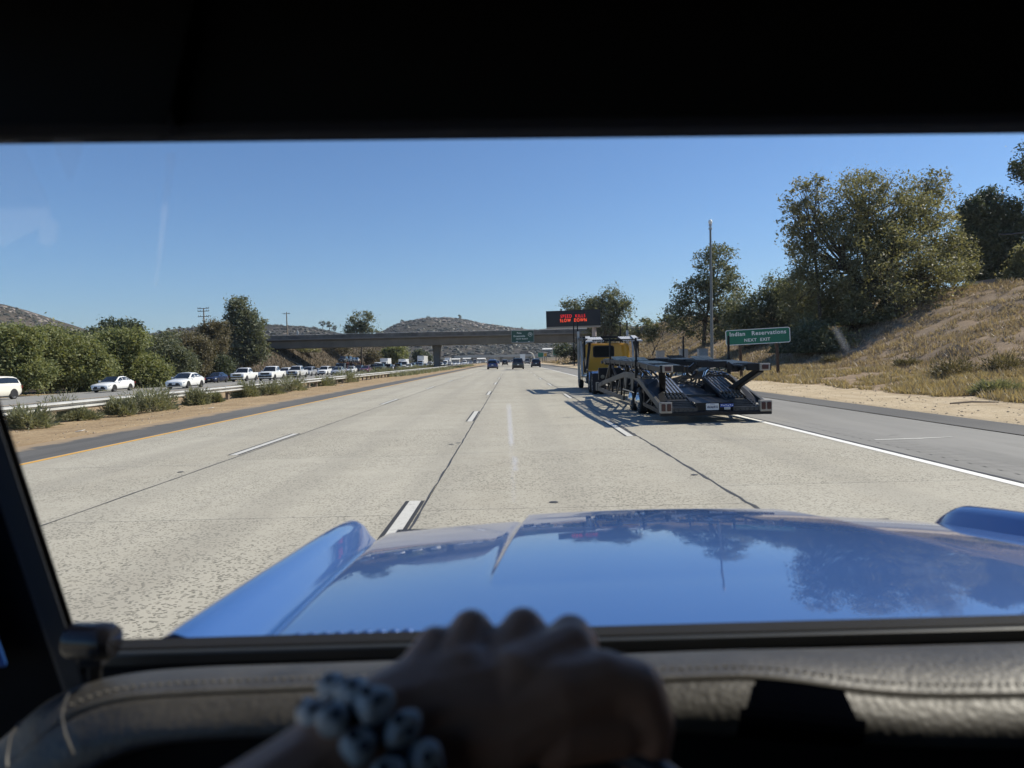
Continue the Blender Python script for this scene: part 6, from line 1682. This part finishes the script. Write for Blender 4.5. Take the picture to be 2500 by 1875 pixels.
for k in range(len(us)):
    T, S_, B = dash_rows(k)
    x0 = S_.x
    T = Vector((T.x, T.y, T.z)); 
    rt = [T + Vector((0, .03, -.012))]
    for f in np.linspace(0, 1, 9):
        p = T.lerp(S_, f); p.z += .010 * math.sin(PI * min(f * 1.02, 1)) ** .8; p.y -= .004 * math.sin(PI * f); rt.append(p)
    rt.append(S_ + Vector((0, .004, -.005)))
    top.append(rt)
    rf = [S_ + Vector((0, .005, -.004))]
    for f in np.linspace(0, 1, 8):
        p = S_.lerp(B, f) + Vector((0, -.010 * math.sin(PI * (f * .9 + .1)), -.001)); rf.append(p)
    rf += [B + Vector((0, .015, -.010)), B + Vector((0, .05, -.012))]
    face.append(rf)
    low.append([B + Vector((0, .045, -.010)), B + Vector((0, .06, -.06)), B + Vector((0, .06, -.40))])
    seam.append(S_ + Vector((0, -.0015, .0)))
cb(MB().loft(top), 'dash_top', MT['leather'], smooth=R(70))
cb(MB().loft(face), 'dash_face', MT['leather'], smooth=R(70))
cb(MB().loft(low), 'lower_dash', MT['cabin_blk'], smooth=R(70))
cb(MB().tube(seam[10:], .0022, 6), 'seam_piping', MT['thread'], smooth=True)
mb = MB()
L_ = [0.0]
pts_ = [seam[10]]
for a, b in zip(seam[10:], seam[11:]):
    n_ = max(1, int((b - a).length / .0062))
    for j in range(n_):
        p = a.lerp(b, j / n_)
        mb.box(p + Vector((0, -.003, -.0075)), (.0036, .003, .0016)); mb.box(p + Vector((0, .004, .0075)), (.0036, .003, .0016))
o = cb(mb, 'stitching', MT['thread']); o['kind'] = 'stuff'
# end roll of the dash with its piping
e0 = [atd(u, v, y) for u, v, y in ((152, 1492, .655), (140, 1515, .62), (133, 1545, .60), (140, 1585, .585), (158, 1630, .58))]
MT['dull_thread'] = simple('dull_thread', (.035, .032, .028), .8)
cb(MB().tube(e0, .0012, 6), 'end_piping', MT['leather'], smooth=True)
e1 = [atd(u, v, y) for u, v, y in ((44, 1560, .64), (22, 1590, .61), (14, 1640, .59), (20, 1700, .58))]
cb(MB().tube(e1, .0012, 6), 'end_piping', MT['leather'], smooth=True)
# sharp-edged shadow on the dash face, painted as a near-black flush panel
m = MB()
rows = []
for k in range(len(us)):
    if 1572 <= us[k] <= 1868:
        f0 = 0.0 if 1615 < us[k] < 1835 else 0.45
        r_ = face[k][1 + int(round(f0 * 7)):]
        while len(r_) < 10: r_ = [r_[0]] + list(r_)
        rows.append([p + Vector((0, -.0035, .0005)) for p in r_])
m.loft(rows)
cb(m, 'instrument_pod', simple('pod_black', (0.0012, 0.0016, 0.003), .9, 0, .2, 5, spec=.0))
# round clamp knob at the foot of the pillar
k0, k1 = atd(150, 1383, .665), atd(254, 1386, .665)
ax = (k1 - k0); LN = ax.length
m = MB(); m.lathe(k0, ax, [(0, 0), (0, .0145), (.004, .0165), (LN * .55, .0170), (LN * .60, .0178), (LN * .82, .0172), (LN * .95, .0140), (LN, .0085), (LN, 0)], 28)
cb(m, 'clamp_knob', simple('knob_black', (.007, .007, .009), .22, 0, .1, 5), smooth=R(28))
q0 = atd(205, 1428, .68); m = MB(); m.box(q0, (.022, .02, .008)); m.bar(atd(205, 1400, .68), atd(205, 1470, .69), .012, .012); cb(m, 'clamp_bracket', MT['gasket'], bevel=.003)
# steering wheel
WC = atd(1020, 1545, .435)
tilt_ = R(48)
wn = Vector((0, math.sin(tilt_), 0)); dn = Vector((0, -math.sin(R(42)), -math.cos(R(42))))
RW = .195
ctr = WC + dn * RW
ring = [ctr + (-dn * math.cos(a) + Vector((1, 0, 0)) * math.sin(a)) * RW for a in np.linspace(0, 2 * PI, 61)]
MT['rimblk'] = simple('steering_rim', (.10, .10, .105), .3, .4, .15, 8)
cb(MB().tube(ring, .0085, 10, False), 'steering_rim', MT['rimblk'], smooth=True)
for a in (PI, PI * .62, -PI * .62):
    e = ctr + (-dn * math.cos(a) + Vector((1, 0, 0)) * math.sin(a)) * RW * .97
    cb(MB().bar(ctr, e, .03, .008), 'spoke', MT['frame_in'])
wnrm = Vector((1, 0, 0)).cross(dn)
cb(MB().lathe(ctr, wnrm, [(-.02, 0), (-.02, .05), (.02, .045), (.03, 0)], 20), 'horn_button', MT['frame_in'], smooth=R(40))
cb(MB().tube([ctr, ctr + Vector((0, .30, -.12))], .03, 10), 'steering_column', MT['cabin_blk'])

# ------------------------------------------------------------------ the driver's arm and hand
def skin_mat():
    n = NT('skin'); o = n.obj()
    c = n.ramp(n.noise(o, 30, 4), [(0.3, (0.44, 0.215, 0.125)), (0.7, (0.54, 0.28, 0.17))])
    b = n.bsdf(c, 0.5, 0, n.bump(n.vor(o, 700), 0.15, 0.001), 0.4); return n.done()
MT['skin'] = skin_mat()
def caps(mb, chain):
    P = [(atd(u, v, Y), r) for u, v, Y, r in chain]
    for i, (p, r) in enumerate(P):
        mb.lathe(p - Vector((0, 0, r)), (0, 0, 1), [(r - r * math.cos(a), max(r * math.sin(a), 0)) for a in np.linspace(0, PI, 9)], 12)
        if i: mb.tube([P[i - 1][0], p], [P[i - 1][1], r], 12)
hm = MB()
wr = (800, 1580, .392, .029)
caps(hm, [(250, 2150, .27, .046), (520, 1850, .335, .040), (700, 1680, .372, .032), wr])
for a, b, c_ in (((905, 1480, .415, .019), (940, 1398, .436, .0130), 1), ((975, 1465, .42, .019), (1017, 1362, .446, .0135), 2), ((1075, 1465, .425, .020), (1130, 1358, .452, .0138), 3), ((1165, 1470, .425, .021), (1232, 1374, .452, .0140), 4)):
    u, v, Y, r = b
    caps(hm, [wr, a, b, (u + 24, v + 16, Y + .030, r * .86), (u + 36, v + 70, Y + .040, r * .8), (u + 34, v + 130, Y + .030, r * .74), (u + 26, v + 165, Y + .020, r * .68)])
caps(hm, [wr, (930, 1560, .40, .028), (1080, 1560, .408, .029), (1200, 1510, .415, .026), (1300, 1478, .422, .0205), (1372, 1492, .424, .0185), (1400, 1560, .424, .0165), (1398, 1625, .424, .0140), (1380, 1670, .425, .0115)])
caps(hm, [(1080, 1560, .408, .029), (1120, 1480, .418, .024), (1232, 1400, .44, .016)])
caps(hm, [(1200, 1560, .415, .026), (1330, 1570, .420, .018)])
caps(hm, [(930, 1540, .404, .027), (1000, 1470, .42, .022)])
me = hm.mesh('tmp_hand', MT['skin'])
tmp = bpy.data.objects.new('tmp', me); COL.objects.link(tmp)
rm_ = tmp.modifiers.new('r', 'REMESH'); rm_.mode = 'VOXEL'; rm_.voxel_size = 0.0022; rm_.use_smooth_shade = True
sm_ = tmp.modifiers.new('s', 'SMOOTH'); sm_.factor = .6; sm_.iterations = 5
me2 = bpy.data.meshes.new_from_object(tmp.evaluated_get(bpy.context.evaluated_depsgraph_get()))
bpy.data.objects.remove(tmp)
me2.materials.clear(); me2.materials.append(MT['skin']); me2.name = 'person'
person = link_mesh('person', me2)
setp(person, "driver's bare left forearm and hand gripping the top of the steering wheel", 'person')
# bracelet of carved pale beads with dark hollows
MT['bead'] = simple('bone_bead', (0.46, 0.45, 0.43), 0.5, 0, .1, 30)
MT['bead_dk'] = simple('bead_hollow', (0.012, 0.012, 0.02), .6)
bc = atd(808, 1652, .385)
axw = (atd(520, 1850, .335) - atd(800, 1580, .392)).normalized()
s1 = axw.cross(Vector((0, 1, 0))).normalized(); s2 = axw.cross(s1)
bt = thing('bracelet', 'chunky bracelet of carved pale beads with dark hollows on the wrist', 'bracelet', bc)
NB = 14
for k in range(2 * NB):
    row = k // NB
    a = 2 * PI * (k + .5 * row) / NB + .2
    out = s1 * math.cos(a) + s2 * math.sin(a)
    p = out * (.0415 + .003 * (k % 2)) + axw * (random.uniform(-.002, .002) + (.011 if row else -.008))
    tang = axw.cross(out)
    bm = bmesh.new(); bmesh.ops.create_icosphere(bm, subdivisions=3, radius=.0098 if row == 0 else .0088)
    for vtx in bm.verts:
        c = vtx.co
        x, y_, z_ = c.dot(out), c.dot(tang), c.dot(axw)
        f = 1 + .12 * math.sin(z_ * 300 + k) + .10 * math.sin(y_ * 420 + 2 * k) - .16 * max(0, -z_ / .0105) * abs(y_) / .0105
        for sy in (-1, 1):
            d = math.hypot(y_ - sy * .0042, z_ - .001)
            if x > 0: f -= .22 * math.exp(-(d / .003) ** 2)
        vtx.co = c * f
    me = bpy.data.meshes.new('bead'); bm.to_mesh(me); bm.free(); me.materials.append(MT['bead'])
    me.polygons.foreach_set('use_smooth', [True] * len(me.polygons))
    o = link_mesh('bead', me, bt); o.location = p
    for sy in (-1, 1):
        h_ = MB(); c = out * (.0085 if row == 0 else .0072) + tang * (sy * .0042) + axw * .001
        h_.lathe(c - out * .0022, out, [(.0, 0), (.0006, .0018), (.0018, .0030), (.003, .0018), (.0036, 0)], 10)
        h_.build('hollow', MT['bead_dk'], o, smooth=True)
    if row: continue
    a2 = a + PI / NB
    out2 = s1 * math.cos(a2) + s2 * math.sin(a2)
    MB().lathe(out2 * .0385 - out2 * .006, out2, [(0, 0), (.002, .0065), (.006, .0085), (.010, .0065), (.012, 0)], 10).build('spacer_bead', MT['bead_dk'], bt, smooth=True)

# ------------------------------------------------------------------ thin air haze round the whole scene
hz = MB().box((0, 2250, 150), (6400, 4900, 320)).mesh('haze')
hm_ = bpy.data.materials.new('haze_air'); hm_.use_nodes = True; t_ = hm_.node_tree; t_.nodes.clear()
ho = t_.nodes.new('ShaderNodeOutputMaterial'); hv = t_.nodes.new('ShaderNodeVolumePrincipled')
hv.inputs['Density'].default_value = 0.00009; hv.inputs['Color'].default_value = (0.80, 0.87, 0.97, 1); hv.inputs['Anisotropy'].default_value = 0.2
t_.links.new(hv.outputs[0], ho.inputs['Volume']); hz.materials.append(hm_)
ho_ = link_mesh('haze', hz); ho_['kind'] = 'stuff'; ho_['label'] = 'thin pale air haze over the valley'
